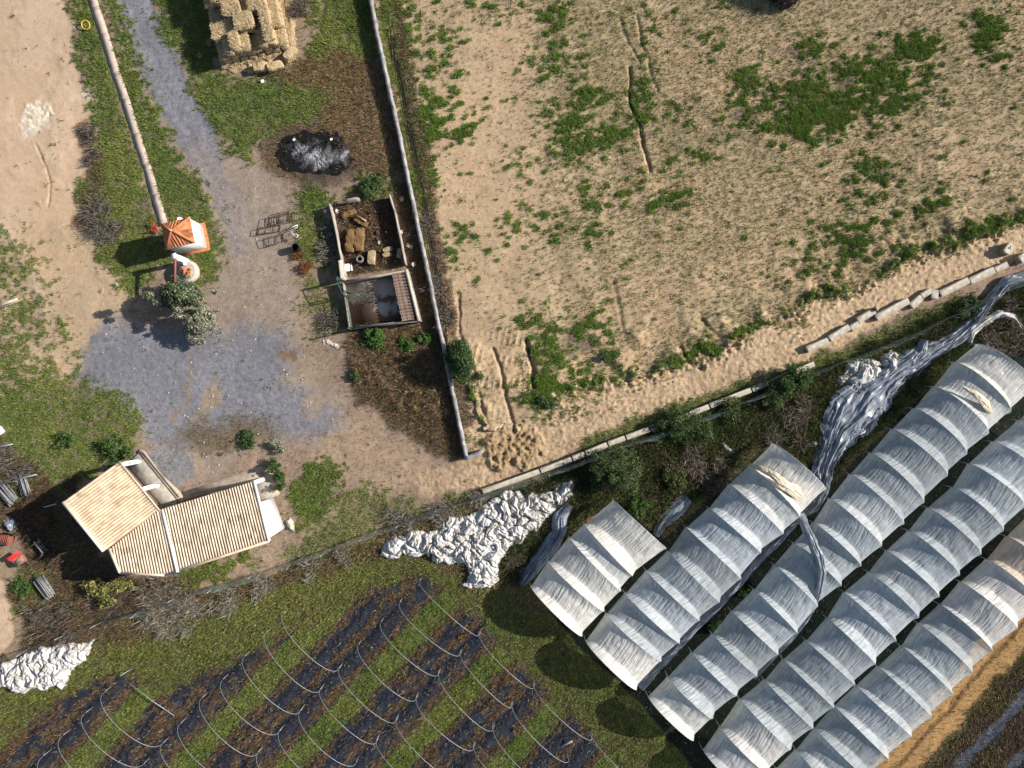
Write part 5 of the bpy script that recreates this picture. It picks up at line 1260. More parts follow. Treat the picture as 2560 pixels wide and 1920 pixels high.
o = raw_mesh("loose_straw", Vw, [np.arange(nw_ * 4).reshape(-1, 4)], M['twig'], None, False, np.repeat(cw, 4, 0)); o["kind"] = "stuff"
# ------------------------------------------------------------------ inside the ruined pen
me2, o = bale_mesh(2.0, .75, .7, 51, M['oldstraw'], .08); bpy.data.objects.remove(o)
def zc(x, y, z=0): return G(800 + x / 7.9, 480 + y / 7.9, z)
for x, y, a, lb, mm_ in ((600, 950, 1.45, "dark long rotting bale inside the ruined pen, left of a pair", me2), (770, 930, 1.50, "paler banded long bale inside the ruined pen, right of a pair", me2)):
    q = zc(x, y, .6); o = bale(q[0], q[1], 0, a, lb, mm_, group="old bales in the ruined pen")
for x, y, a, s_, lb in ((1015, 1290, 1.5, .9, "golden upright straw bale beside the tyre stack"), (1330, 1130, .3, .6, "upper of two golden straw lumps near the ruined pen's right wall"), (1320, 1230, .2, .55, "lower of two golden straw lumps near the ruined pen's right wall"), (1565, 1200, 1.4, .6, "golden straw chunk in the ruined pen wall's shadow")):
    q = zc(x, y, .4); bale(q[0], q[1], 0, a, lb, protos[1], sc=s_, group="old bales in the ruined pen")
for x, y, a, lb in ((560, 420, .4, "brown rotten straw mound at the ruined pen's upper left"), (800, 580, 2.6, "reddish brown rotten straw mound in the ruined pen's middle")):
    q = zc(x, y, .4); bale(q[0], q[1], -.05, a, lb, me2, sc=.62, group="old bales in the ruined pen")
def torus(c, R_, r_, m, name, tilt=0, n=28, k=8):
    a = np.linspace(0, 2 * pi, n, endpoint=False); b = np.linspace(0, 2 * pi, k, endpoint=False)
    AA, BB = np.meshgrid(a, b, indexing='ij')
    V = np.stack([(R_ + r_ * np.cos(BB)) * np.cos(AA), (R_ + r_ * np.cos(BB)) * np.sin(AA), r_ * np.sin(BB) * 1.1], -1).reshape(-1, 3) @ rot3(tilt, 0, 0).T + c
    q = [[i * k + j, ((i + 1) % n) * k + j, ((i + 1) % n) * k + (j + 1) % k, i * k + (j + 1) % k] for i in range(n) for j in range(k)]
    b_ = MB(); b_.add(V, q); return b_.build(name, m, None, True)
q = zc(778, 1320, .6)
M['tyre'] = mat("worn_rubber", (.20, .17, .15), .85, .25, 6, spec=.15)
for l in range(3):
    tag(torus(q + [0, 0, -.45 + .2 * l], .24, .075, M['tyre'], "tyre"), ["bottom", "middle", "top"][l] + " tyre of the small stack in the ruined pen", "tyre", "tyres in the ruined pen")
q = zc(530, 1490, .3); tag(MB().box((q[0], q[1], .17), (.44, .6, .34), .1, .02).box((q[0] + .35, q[1] + .05, .12), (.12, .62, .2), .1, .01).build("white_crate", M['white']), "white appliance casing by the ruined pen's left pier", "crate")
for x, y, s_, lb in ((110, 390, .42, "crumpled white sack outside the ruined pen's left wall, upper of two"), (110, 720, .36, "white and pink sack outside the ruined pen's left wall, lower of two"), (340, 390, .4, "grey-white sack just inside the ruined pen's left wall"), (1315, 800, .2, "small white bottle by the dark right wall of the pen"), (1160, 1000, .35, "grey-white rag in the middle of the ruined pen")):
    q = zc(x, y); px_, py_ = 800 + x / 7.9, 480 + y / 7.9; r_ = s_ * 15
    tag(heap("plastic_sack", [(px_ - r_, py_ - r_ * .3), (px_ - r_ * .2, py_ - r_), (px_ + r_ * .9, py_ - r_ * .6), (px_ + r_ * .7, py_ + r_ * .5), (px_ - r_ * .1, py_ + r_)], M['white'], .4, int(x) % 9, .03, 2.4), lb, "sack")
for x, y, rz, sx, sy, lb in ((1620, 150, .2, .34, .4, "pale chipped stone block beside the wall, uppermost"), (1590, 810, .3, .4, .36, "reddish stone block beside the ruined pen, second from the top"), (1780, 1075, -.45, .55, .32, "oblong pale stone block between pen and boundary wall"), (1855, 1435, .6, .36, .36, "white square stone block, lowest of those beside the wall")):
    q = zc(x, y); tag(MB().box((q[0], q[1], .14), (sx, sy, .34), rz, .05, .08, .05).build("stone_block", M['stone']), lb, "stone block", "stone blocks beside the boundary wall")
for x0, y0, x1, y1, lb in ((440, 170, 740, 120, "brown plank on the ruined pen's broken top wall"), (700, 440, 900, 560, "brown plank lying across the rotten straw")):
    A, B = zc(x0, y0, .8), zc(x1, y1, .8); c = (A + B) / 2; d = B - A
    tag(MB().box((c[0], c[1], .85 if y0 < 200 else .5), (np.linalg.norm(d[:2]), .14, .05), math.atan2(d[1], d[0])).build("wood_plank", M['wood']), lb, "plank")
db = MB()
for k in range(110):
    q = zc(random.uniform(300, 1500), random.uniform(200, 1450)); s_ = random.uniform(.06, .2)
    db.box((q[0], q[1], random.uniform(.05, .25)), (s_ * random.uniform(1, 2.4), s_, s_ * .5), random.uniform(0, 3), s_ * .15, random.uniform(-.6, .6), random.uniform(-.6, .6))
o = db.build("debris", M['darkwood']); o["kind"] = "stuff"
# ------------------------------------------------------------------ rusty frames beside the drive
def zr(x, y, z=0): return G(620 + x / 11.06, 500 + y / 11.06, z)
def boxframe(pts, z0, z1, label, m=M['rust'], r=.022):
    c = np.mean([zr(*q)[:2] for q in pts], axis=0); P = [zr(*q)[:2] for q in pts]
    mb = MB(); n = len(P)
    for z_ in (z0, z1):
        for i in range(n): mb.tube([[*P[i], z_], [*P[(i + 1) % n], z_]], r, 5)
    for p_ in P: mb.tube([[*p_, z0 - .02], [*p_, z1]], r, 5)
    for k in (.35, .65): mb.tube([[*(P[0] * (1 - k) + P[1] * k), z1], [*(P[3] * (1 - k) + P[2] * k), z1]], r * .8, 5)
    return tag(mb.build("metal_rack", m), label, "metal rack", "rusty frames dumped beside the drive")
boxframe([(600, 490), (1130, 360), (1100, 590), (560, 720)], .05, .5, "open rusty rack frame, uppermost of the pile by the drive")
boxframe([(290, 810), (900, 700), (860, 880), (260, 970)], .05, .35, "long low rusty rack frame projecting farthest onto the drive")
boxframe([(450, 1100), (980, 960), (960, 1180), (540, 1300)], .05, .4, "lowest rusty rack frame of the pile, beside the black barrel")
boxframe([(920, 440), (1310, 370), (1310, 600), (930, 640)], .25, .8, "taller rusty frame stacked at the back of the pile")
mb = MB()
for k in range(26):
    a = zr(random.uniform(850, 1300), random.uniform(620, 1250), random.uniform(.1, .6)); b = a + [random.uniform(-.5, .5), random.uniform(-.4, .4), random.uniform(-.2, .3)]
    mb.tube([a, (a + b) / 2 + [0, 0, .1], b], .014, 4)
tag(mb.build("scrap_rods", M['rust']), "tangle of thin rusty rods heaped on the dumped frames", "scrap metal")
mb = MB()
for a, b, c in (((1120, 820), (1250, 740), (1370, 690)), ((1370, 690), (1360, 760), (1200, 820)), ((1210, 820), (1220, 920), (1290, 1000)), ((1290, 1000), (1350, 1040), (1390, 990)), ((1390, 990), (1330, 940), (1230, 920))):
    mb.tube([zr(*a, .6), zr(*b, .65), zr(*c, .6)], .03, 5)
tag(mb.build("white_tube", M['white']), "bent white tube frame on top of the rusty scrap", "tube frame")
q = zr(1330, 1320, .5); bar = empty("steel_barrel", (q[0], q[1], 0), "black open barrel at the lower end of the rusty frames", "barrel")
MB().tube([[q[0], q[1], 0], [q[0], q[1], .4], [q[0], q[1], .8]], [.3, .31, .3], 20, False).build("drum", M['black'], bar)
MB().cyl((q[0], q[1], .03), .28, .28, .03, 20).build("base", M['rust'], bar)
# red frame beside the hut
def zh(x, y, z=0): return G(x / 3.456, 480 + y / 3.456, z)
mb = MB()
for a, b in (((1300, 255), (1365, 350)), ((1320, 250), (1340, 340)), ((1265, 325), (1360, 345)), ((1300, 255), (1345, 290)), ((1310, 320), (1365, 350)), ((1345, 290), (1365, 350))):
    mb.tube([zh(*a, .5), zh(*b, .3)], .035, 5)
tag(mb.build("red_tool_rack", M['red']), "red tubular tool frame on the grass left of the well hut", "tool frame")
# yellow hose
q = zh(740, -440 + 0, .3) if False else G(214, 62, .35)
hose = torus(q, .34, .04, M['yellow'], "yellow_hose", .25)
tag(hose, "coiled bright yellow hose on the grassy strip beside the sand", "hose")
# ------------------------------------------------------------------ left edge clutter
for a, b, w_, lb, m in (((-20, 768), (45, 748), .22, "pale long board jutting in at the left edge, upper of two", 'stone'), ((-20, 778), (58, 748), .12, "thin brown board jutting in at the left edge, lower of two", 'wood')):
    A, B = G(*a, .2), G(*b, .1); c = (A + B) / 2; d = B - A
    tag(MB().box((c[0], c[1], .15), (np.linalg.norm(d[:2]), w_, .08), math.atan2(d[1], d[0])).build("wood_board", M[m]), lb, "board")
for a, b, lb in (((-10, 1119), (32, 1110), "short grey pole at the left edge above the timber stacks"), ((38, 1199), (92, 1186), "grey metal pole laid across the timber bundle"), ((110, 1268), (140, 1260), "grey pole half hidden in the house's shadow")):
    tag(MB().tube([G(*a, .9), G(*b, .8)], .05, 6).build("metal_pole", M['steel']), lb, "pole")
def bundle(cpx, cpy, L_, w_, rz, n, lb, m='greywood', h=.6):
    q = G(cpx, cpy, .4); root = empty("timber_bundle", (q[0], q[1], 0), lb, "timber bundle", "grey timber bundles by the house")
    for k in range(n):
        off = random.uniform(-w_ / 2, w_ / 2); z_ = .08 + h * random.random() * (1 - abs(off) / w_)
        c = np.array([q[0] - sin(rz) * off, q[1] + cos(rz) * off]); l_ = L_ * random.uniform(.8, 1.1) / 2; a = rz + random.uniform(-.08, .08)
        MB().tube([[c[0] - cos(a) * l_, c[1] - sin(a) * l_, z_], [c[0] + cos(a) * l_, c[1] + sin(a) * l_, z_ + random.uniform(-.05, .05)]], random.uniform(.035, .06), 6).build("pole", M[m], root)
bundle(54, 1212, 1.9, .8, -1.25, 26, "bundle of grey poles lying beneath the metal pole", h=.5)
bundle(10, 1232, 2.2, 1.0, -.85, 26, "bundle of grey poles cut off by the left picture edge", h=.5)
bundle(108, 1470, 1.9, .8, -.95, 24, "bundle of grey poles lying on bright green weeds")
bundle(98, 1368, 1.2, .6, -.9, 14, "small bundle of grey-blue poles amid dark stakes", h=.4)
# stack of dark cut stakes
root = empty("stake_pile", (*W((95, 1340)), 0), "long pile of short dark cut stakes beside the house's shadow", "stake pile")
for k in range(95):
    t_ = random.random(); px_ = 50 + 85 * t_ + random.uniform(-22, 22); py_ = 1290 + 120 * t_ + random.uniform(-16, 16)
    q = G(px_, py_, .3); a = .75 + random.uniform(-.3, .3); l_ = random.uniform(.25, .5); z_ = random.uniform(.05, .5)
    MB().tube([[q[0] - cos(a) * l_, q[1] - sin(a) * l_, z_], [q[0] + cos(a) * l_, q[1] + sin(a) * l_, z_ + .08]], random.uniform(.03, .05), 5).build("stake", M['darkwood'], root)
# red machine and rusty box
q = G(42, 1398, .5); mach = empty("red_trailer", (q[0], q[1], 0), "small red metal cart with raised red side standing on the sand's edge", "cart")
a = .55
MB().box((q[0] + .1, q[1] - .12, .35), (.95, .75, .4), a, .03).build("bed", M['redrust'], mach)
MB().box((q[0] - .12, q[1] + .28, .66), (1.15, .38, .06), a, .02, .25).build("side_panel", M['red'], mach)
mb = MB()
for k in range(4): mb.box((q[0] + .12 + .08 * k, q[1] - .06 - .08 * k, .6), (.9, .07, .06), a + .25)
mb.build("slats", M['wood'], mach)
MB().tube([[q[0] + .5, q[1] - .3, .3], [q[0] + .9, q[1] - .5, .15]], .05, 6).build("drawbar", M['rust'], mach)
for sx in (-.25, .35): torus(np.array([q[0] + sx, q[1] - .48, .2]), .15, .06, M['black'], "wheel", pi / 2).parent = None
for o in [o for o in COL.objects if o.name.split('.')[0] == "wheel" and o.parent is None]:
    l_ = o.location.copy(); o.parent = mach; o.location = l_ - mach.location
q = G(14, 1348, .4); mb = MB().box((q[0], q[1], .3), (1.0, .8, .6), -.25, .03)
for k in range(5): mb.box((q[0] - .3 + .15 * k, q[1], .62), (.06, .8, .06), -.25)
tag(mb.build("rusty_crate", M['redrust']), "rusty red slatted crate above the red cart at the left edge", "crate")
q = G(36, 1303, .3); tag(heap("tarpaulin", [(8, 1300), (22, 1292), (40, 1296), (42, 1312), (30, 1332), (15, 1318)], M['darkfilm'], .5, 5, .04, 2), "blue-grey tarpaulin crumpled above the rusty crate", "tarpaulin")
q = G(2, 1076, .3); tag(MB().box((q[0] - .2, q[1], .4), (.5, .6, .8), .6, .03).build("white_box", M['white']), "white painted box cut by the left edge above the timber", "box")
q = G(724, 1312, .2); tag(heap("rubble_pile", [(716, 1300), (726, 1294), (736, 1303), (738, 1322), (742, 1330), (728, 1326), (718, 1314)], M['stone'], .5, 3, .04, 2), "pale rock lump beside the farmhouse's white gable wall", "rock")
q = G(815, 859, .1); tag(heap("lime_pile", [(806, 850), (820, 848), (838, 858), (852, 866), (846, 872), (826, 866), (808, 862)], M['stone'], .2, 4, .04, 2), "whitish lime rubble below the roofed pen's corner", "rubble")
# ash heap
def ash_mat():
    m, nt, b = new_mat("ash"); N, L = nt.nodes, nt.links
    tc = N.new("ShaderNodeTexCoord"); n1 = N.new("ShaderNodeTexNoise"); n1.inputs["Scale"].default_value = .6; n1.inputs["Detail"].default_value = 8; n1.inputs["Roughness"].default_value = .7; n1.inputs["Distortion"].default_value = .6
    mp = N.new("ShaderNodeMapping"); L.new(tc.outputs["Object"], mp.inputs[0]); L.new(mp.outputs[0], n1.inputs[0])
    sx = N.new("ShaderNodeSeparateXYZ"); L.new(tc.outputs["Object"], sx.inputs[0])
    gr = N.new("ShaderNodeVectorMath"); gr.operation = 'LENGTH'; mp2 = N.new("ShaderNodeMapping"); mp2.inputs["Location"].default_value = (-.12, .15, 0); mp2.inputs["Scale"].default_value = (.33, .62, 0); L.new(tc.outputs["Object"], mp2.inputs[0]); L.new(mp2.outputs[0], gr.inputs[0])
    su = N.new("ShaderNodeMath"); su.operation = 'MULTIPLY_ADD'; su.inputs[1].default_value = -.30; L.new(gr.outputs["Value"], su.inputs[0]); L.new(n1.outputs[0], su.inputs[2])
    r = N.new("ShaderNodeValToRGB"); r.color_ramp.elements[0].position = .27; r.color_ramp.elements[0].color = (.014, .013, .014, 1); r.color_ramp.elements[1].position = .47; r.color_ramp.elements[1].color = (.42, .41, .42, 1)
    e_ = r.color_ramp.elements.new(.37); e_.color = (.12, .115, .12, 1)
    L.new(su.outputs[0], r.inputs[0]); L.new(r.outputs[0], b.inputs["Base Color"]); b.inputs["Roughness"].default_value = 1; b.inputs["Specular IOR Level"].default_value = .05
    return m
tag(heap("ash_heap", [(682, 385), (700, 350), (740, 335), (800, 325), (842, 335), (862, 365), (888, 400), (882, 425), (850, 436), (800, 436), (740, 436), (700, 420)], ash_mat(), .07, 3, .05, 2.6), "burnt-out bonfire heap of black char and pale grey ash", "ash heap")
for k in range(14):
    q = G(random.uniform(740, 840), random.uniform(345, 415), .25); a = random.uniform(0, 3.1); l_ = random.uniform(.25, .7)
    tag(MB().tube([q - [cos(a) * l_, sin(a) * l_, .05], q + [cos(a) * l_, sin(a) * l_, .1]], .025, 5).build("charred_stick", M['black']), "charred stick lying on the ash heap", "stick", "charred sticks on the ash heap")
for x, y, lb in ((828, 348, "white lump on the ash heap's upper right"), (735, 349, "pale fragment on the ash heap's upper left")):
    q = G(x, y, .4); tag(MB().box(q, (.22, .15, .12), .4, .03).build("stone_lump", M['white']), lb, "stone")

# ------------------------------------------------------------------ plants
def crown_leaves(blobs, n, size, cols, wts, up=.35, flat=1.0, jit=.3):
    r = rng; bl_ = np.array(blobs, float)     # x,y,z,rx,ry,rz
    vol = bl_[:, 3] * bl_[:, 4] * bl_[:, 5]
    sp = [r.normal(0, 1, 3) * b[3:6] * .75 for b in bl_ for _ in range(5)]
    bl_ = np.vstack([bl_] + [np.r_[bl_[i // 5, :3] + sp[i], bl_[i // 5, 3:6] * r.uniform(.25, .5)][None] for i in range(len(sp))])
    bl_[:, 2] = np.maximum(bl_[:, 2], .15)
    vol = bl_[:, 3] * bl_[:, 4] * bl_[:, 5]
    k = r.choice(len(bl_), n, p=vol / vol.sum())
    d = r.normal(0, 1, (n, 3)); d /= np.linalg.norm(d, axis=1, keepdims=True)
    rad = r.random(n) ** .42
    P = bl_[k, :3] + d * rad[:, None] * bl_[k, 3:6]
    # gaps: thin out leaves in noise cells
    g = fbm(P[:, 0] * 1.9 + P[:, 2] * 1.3, P[:, 1] * 1.9 - P[:, 2], 3, 7)
    keep = g > .43 + .12 * r.random(n); keep |= r.random(n) < .22
    P = P[keep]; d = d[keep]; n = len(P)
    nrm = d * .7 + r.normal(0, .6, (n, 3)) + [0, 0, up]; nrm /= np.linalg.norm(nrm, axis=1, keepdims=True)
    t1 = np.cross(nrm, r.normal(0, 1, (n, 3))); t1 /= np.linalg.norm(t1, axis=1, keepdims=True); t2 = np.cross(nrm, t1)
    s1 = r.uniform(size[0], size[1], n)[:, None]; s2 = s1 * r.uniform(.35, .6, n)[:, None] * flat
    V = np.stack([P - t1 * s1, P + t2 * s2, P + t1 * s1, P - t2 * s2], 1)
    c = np.array(cols)[r.choice(len(cols), n, p=np.array(wts) / sum(wts))] * (1 + r.normal(0, .22, n))[:, None]
    return V.reshape(-1, 3), np.arange(n * 4).reshape(-1, 4), np.repeat(np.clip(c, .004, .8), 4, 0)
def plant(name, label, cat, base, blobs, n, size, cols, wts, limbs=6, group=None, trunk_r=.09, up=.35):
    """blobs relative to base (x,y,z,rx,ry,rz)"""
    bl_ = [(base[0] + b[0], base[1] + b[1], b[2], b[3], b[4], b[5]) for b in blobs]
    root = empty(name, (base[0], base[1], 0), label, cat, group)
    V, q, c = crown_leaves(bl_, n, size, cols, wts, up)
    raw_mesh("crown", V, [q], M['leaf'], root, False, c)
    mb = MB(); hz = max(.15, min(b[2] for b in bl_))
    fork = np.array([base[0], base[1], hz * .6])
    mb.tube([[base[0], base[1], -.1], fork], [trunk_r, trunk_r * .8], 7)
    for k in range(max(limbs, len(bl_))):
        b = bl_[k % len(bl_)]; e_ = np.array([b[0] + random.uniform(-.5, .5) * b[3], b[1] + random.uniform(-.5, .5) * b[4], b[2] + random.uniform(0, .6) * b[5]])
        mb.tube([fork, (fork + e_) / 2 + [random.uniform(-.12, .12), random.uniform(-.12, .12), .1], e_], [trunk_r * .7, trunk_r * .4, trunk_r * .12], 5)
    mb.build("trunk", M['bark'], root)
    return root
def blobs_rand(R, H, k, seed, zmin=.3):
    r = np.random.default_rng(seed); out = [(0, 0, H * .55, R * .6, R * .6, H * .4)]
    for i in range(k):
        a = r.random() * 6.28; d = R * r.uniform(.35, .8); s_ = R * r.uniform(.28, .5)
        out.append((cos(a) * d, sin(a) * d, H * r.uniform(zmin, .85), s_, s_, s_ * .8))
    return out
OLV = [(.19, .21, .125), (.28, .29, .19), (.11, .125, .07), (.38, .37, .28)]
DKG = [(.05, .095, .03), (.08, .13, .035), (.03, .058, .02), (.13, .16, .06)]
BRG = [(.07, .16, .025), (.08, .16, .03), (.03, .07, .015), (.13, .17, .05)]
b0 = G(455, 745, 1.5)
plant("olive_tree", "dark grey-green tree beside the well, upper of two touching crowns", "tree", b0, [(-.4, .3, 2.0, 1.15, .9, .9), (.5, .7, 1.9, .9, .7, .8), (.3, -.1, 2.4, 1.1, .9, .8), (-.9, -.3, 1.6, .7, .6, .6), (1.3, .2, 1.5, .6, .5, .5), (-.3, 1.0, 1.5, .7, .5, .5)], 24000, (.06, .14), OLV + DKG, [3, 2, 2, 1, 3, 2, 2, 1], 9, trunk_r=.14)
b0 = G(490, 815, 1.3)
plant("olive_tree", "silvery olive tree with thin ragged crown on the gravel yard's edge", "tree", b0, [(-.3, .6, 1.5, .9, .8, .7), (.6, .9, 1.6, .9, .7, .7), (.3, 0, 1.6, 1.0, .7, .7), (-.2, -.7, 1.2, .7, .7, .5), (.2, -1.1, .9, .5, .5, .4), (1.1, .2, 1.2, .5, .6, .5)], 17000, (.06, .15), OLV + [(.28, .26, .2)], [2, 3, 2, 3, 2], 10, trunk_r=.12)
b0 = G(1152, 905, 1.4)
plant("bushy_tree", "round dark green tree leaning over the boundary wall", "tree", b0, [(0, .6, 1.9, 1.0, .9, 1.0), (0, -.5, 1.8, 1.0, .9, .9), (.3, 0, 2.4, .9, .9, .8), (-.1, 1.2, 1.3, .7, .6, .7), (.1, -1.2, 1.3, .7, .6, .7)], 16000, (.05, .11), DKG, [3, 3, 2, 1], 8, trunk_r=.13)
sh = [(1545, 1170, 2.0, 2.4, 16000, "largest olive-green bush below the concrete barrier", DKG + [(.13, .13, .05)], [2, 3, 1, 2, 2]), (1500, 1200, 1.1, 1.4, 6000, "smaller dark bush on the big ditch bush's lower left flank", DKG, [3, 2, 2, 1]),
      (1725, 1075, 2.1, 1.6, 13000, "wide feathery green bush in the ditch's middle", DKG + BRG, [2, 3, 1, 1, 1, 1, 1, 1]), (1660, 1075, 1.1, 1.0, 5000, "low green bush between the barrier and the wide feathery one", DKG, [2, 3, 2, 1]),
      (1990, 950, 1.5, 1.9, 10000, "bright green bush at the barrier's right end, left of the white heaps", DKG + BRG, [1, 2, 1, 1, 2, 2, 1, 1]), (1930, 985, 1.2, 1.3, 6000, "green bush below the barrier's ninth block", DKG, [2, 3, 1, 2]),
      (1690, 1190, 1.1, 1.1, 5000, "yellowish green bush beside the brown scrub in the ditch", DKG + [(.15, .14, .04)], [1, 2, 1, 2, 3]), (1830, 1030, 1.2, .9, 5000, "low olive bush beneath the barrier's eighth block", DKG + [(.15, .14, .05)], [2, 2, 1, 2, 2]),
      (1600, 1270, .9, .9, 4500, "bright green bush touching the short polytunnel's upper end", BRG, [3, 3, 2, 1]), (2420, 775, 1.2, .7, 5000, "low dark bush along the net fence near the right edge", DKG, [3, 2, 2, 1])]
for x, y, R_, H_, n, lb, cs, wt in sh:
    plant("ditch_bush", lb, "bush", G(x, y, H_ * .5), blobs_rand(R_, H_, 9, int(x)), n, (.04, .10), cs, wt, 6, "bushes in the ditch", .06)
for x, y, R_, lb in ((683, 1163, .62, "top shrub of the small hedge at the farmhouse's corner"), (697, 1192, .55, "middle shrub of the small hedge at the farmhouse's corner"), (699, 1216, .5, "lowest shrub of the small hedge at the farmhouse's corner")):
    plant("hedge_shrub", lb, "shrub", G(x, y, .5), blobs_rand(R_, 1.1, 5, int(y)), 3500, (.04, .09), BRG[:1] + DKG, [2, 3, 2, 2, 0], 5, "hedge shrubs by the farmhouse", .04)
for x, y, R_, H_, n, lb, cs in ((935, 850, 1.2, .6, 6000, "large patch-forming green broadleaf plant below the roofed pen", BRG), (1010, 855, .8, .5, 3000, "smaller green broadleaf plant at the roofed pen's lower right", BRG), (1063, 842, .6, .4, 1800, "bright green plant between roofed pen and boundary wall", BRG),
                                (290, 1135, 1.3, .5, 6000, "dark glossy leafy plant at the farmhouse's upper corner", DKG + BRG), (160, 1095, .9, .5, 3000, "dark leafy weed clump in the left meadow", DKG + BRG), (930, 465, 1.1, .7, 4500, "dark green bramble above the ruined pen", DKG), (890, 940, .5, .6, 2000, "single dark shrub on the dug earth left of the wall tree", DKG),
                                (620, 1100, .9, .4, 2500, "flat dark green plant on the gravel above the farmhouse", DKG), (690, 1125, .8, .4, 2200, "flat grey-green plant right of the gravel's edge", OLV), (1510, 895, .4, .5, 1400, "round dark green plant in the field's lower part", DKG), (1370, 1000, .8, .5, 3000, "dark leafy clump at the field's lower corner by the ruts", DKG),
                                (1750, 1650, .6, .5, 1500, "green plant growing between the two middle polytunnels", BRG), (1790, 1565, .6, .9, 2200, "leafy green plant poking up in the gutter gap", BRG), (1870, 1480, .6, .7, 1500, "leafy plant at the gap beside the twisted plastic", BRG), (55, 1470, 1.0, .4, 3000, "bright green weed patch beside the red cart", BRG)):
    plant("leafy_plant", lb, "plant", G(x, y, H_ * .4), blobs_rand(R_, H_, 6, int(x + y)), n, (.05, .11), cs, [2, 2, 1, 1] if len(cs) == 4 else [1] * len(cs), 4, "leafy weeds and plants", .03, .8)
# yellow-leaved fig below the house
b0 = G(265, 1480, .8)
plant("fig_bush", "straggly fig bush with yellow leaves below the farmhouse", "bush", b0, [(-1.6, .6, .7, .7, .5, .4), (-.9, .1, .8, .7, .5, .4), (0, .3, .9, .8, .6, .4), (.9, .4, .7, .7, .5, .4), (.2, -.8, .6, .6, .5, .3), (-.5, -1.2, .5, .5, .4, .3), (1.6, .6, .6, .5, .4, .3), (-.3, -.4, .8, .6, .5, .3)], 2600, (.07, .14), [(.42, .36, .10), (.30, .28, .08), (.16, .18, .05), (.10, .10, .05)], [3, 3, 2, 2], 14, None, .06, 1.2)
def brush(name, label, cat, px_, py_, R_, H_, n, cols, group, rz=None, spread=1.0, ry=None):
    """dry bush: many thin bent twigs from a common base"""
    b = G(px_, py_, 0); r = rng
    a = r.random(n) * 2 * pi if rz is None else r.normal(rz, spread, n)
    rad = R_ * (.15 + .45 * r.random(n)); hgt_ = H_ * r.uniform(.3, 1, n)
    st = np.c_[r.normal(0, R_ * .42, n), r.normal(0, (ry or R_) * .42, n)]; cl_ = r.normal(0, R_ * .45, (9, 2)); st = st * .45 + cl_[r.integers(0, 9, n)]
    V, Q, C = [], [], []
    p0 = np.c_[b[0] + st[:, 0], b[1] + st[:, 1], np.zeros(n)]
    d = np.c_[np.cos(a), np.sin(a)]
    p1 = p0 + np.c_[d * rad[:, None] * .45, hgt_ * .75]; p2 = p0 + np.c_[d * rad[:, None] + r.normal(0, .12, (n, 2)), hgt_ * r.uniform(.6, 1.1, n)]
    w = r.uniform(.012, .026, n)
    for s_, (A, B, w0, w1) in enumerate(((p0, p1, 1, .8), (p1, p2, .8, .3))):
        sd = np.c_[-d[:, 1], d[:, 0], np.zeros(n)] * w[:, None]
        V.append(np.stack([A - sd * w0, A + sd * w0, B + sd * w1, B - sd * w1], 1))
    V = np.concatenate(V).reshape(-1, 3); Q = np.arange(len(V)).reshape(-1, 4)
    c = np.array(cols)[r.choice(len(cols), n)] * (1 + r.normal(0, .2, n))[:, None]
    C = np.repeat(np.clip(np.concatenate([c, c]), .01, .8), 4, 0)
    return tag(raw_mesh(name, V, [Q], M['twig'], None, False, C), label, cat, group)
GRB = [(.12, .10, .08), (.18, .155, .125), (.07, .055, .045), (.25, .22, .18)]
RDB = [(.13, .08, .05), (.08, .05, .035), (.16, .11, .07)]
PLE = [(.28, .245, .18), (.21, .18, .13), (.15, .125, .09), (.36, .32, .25)]
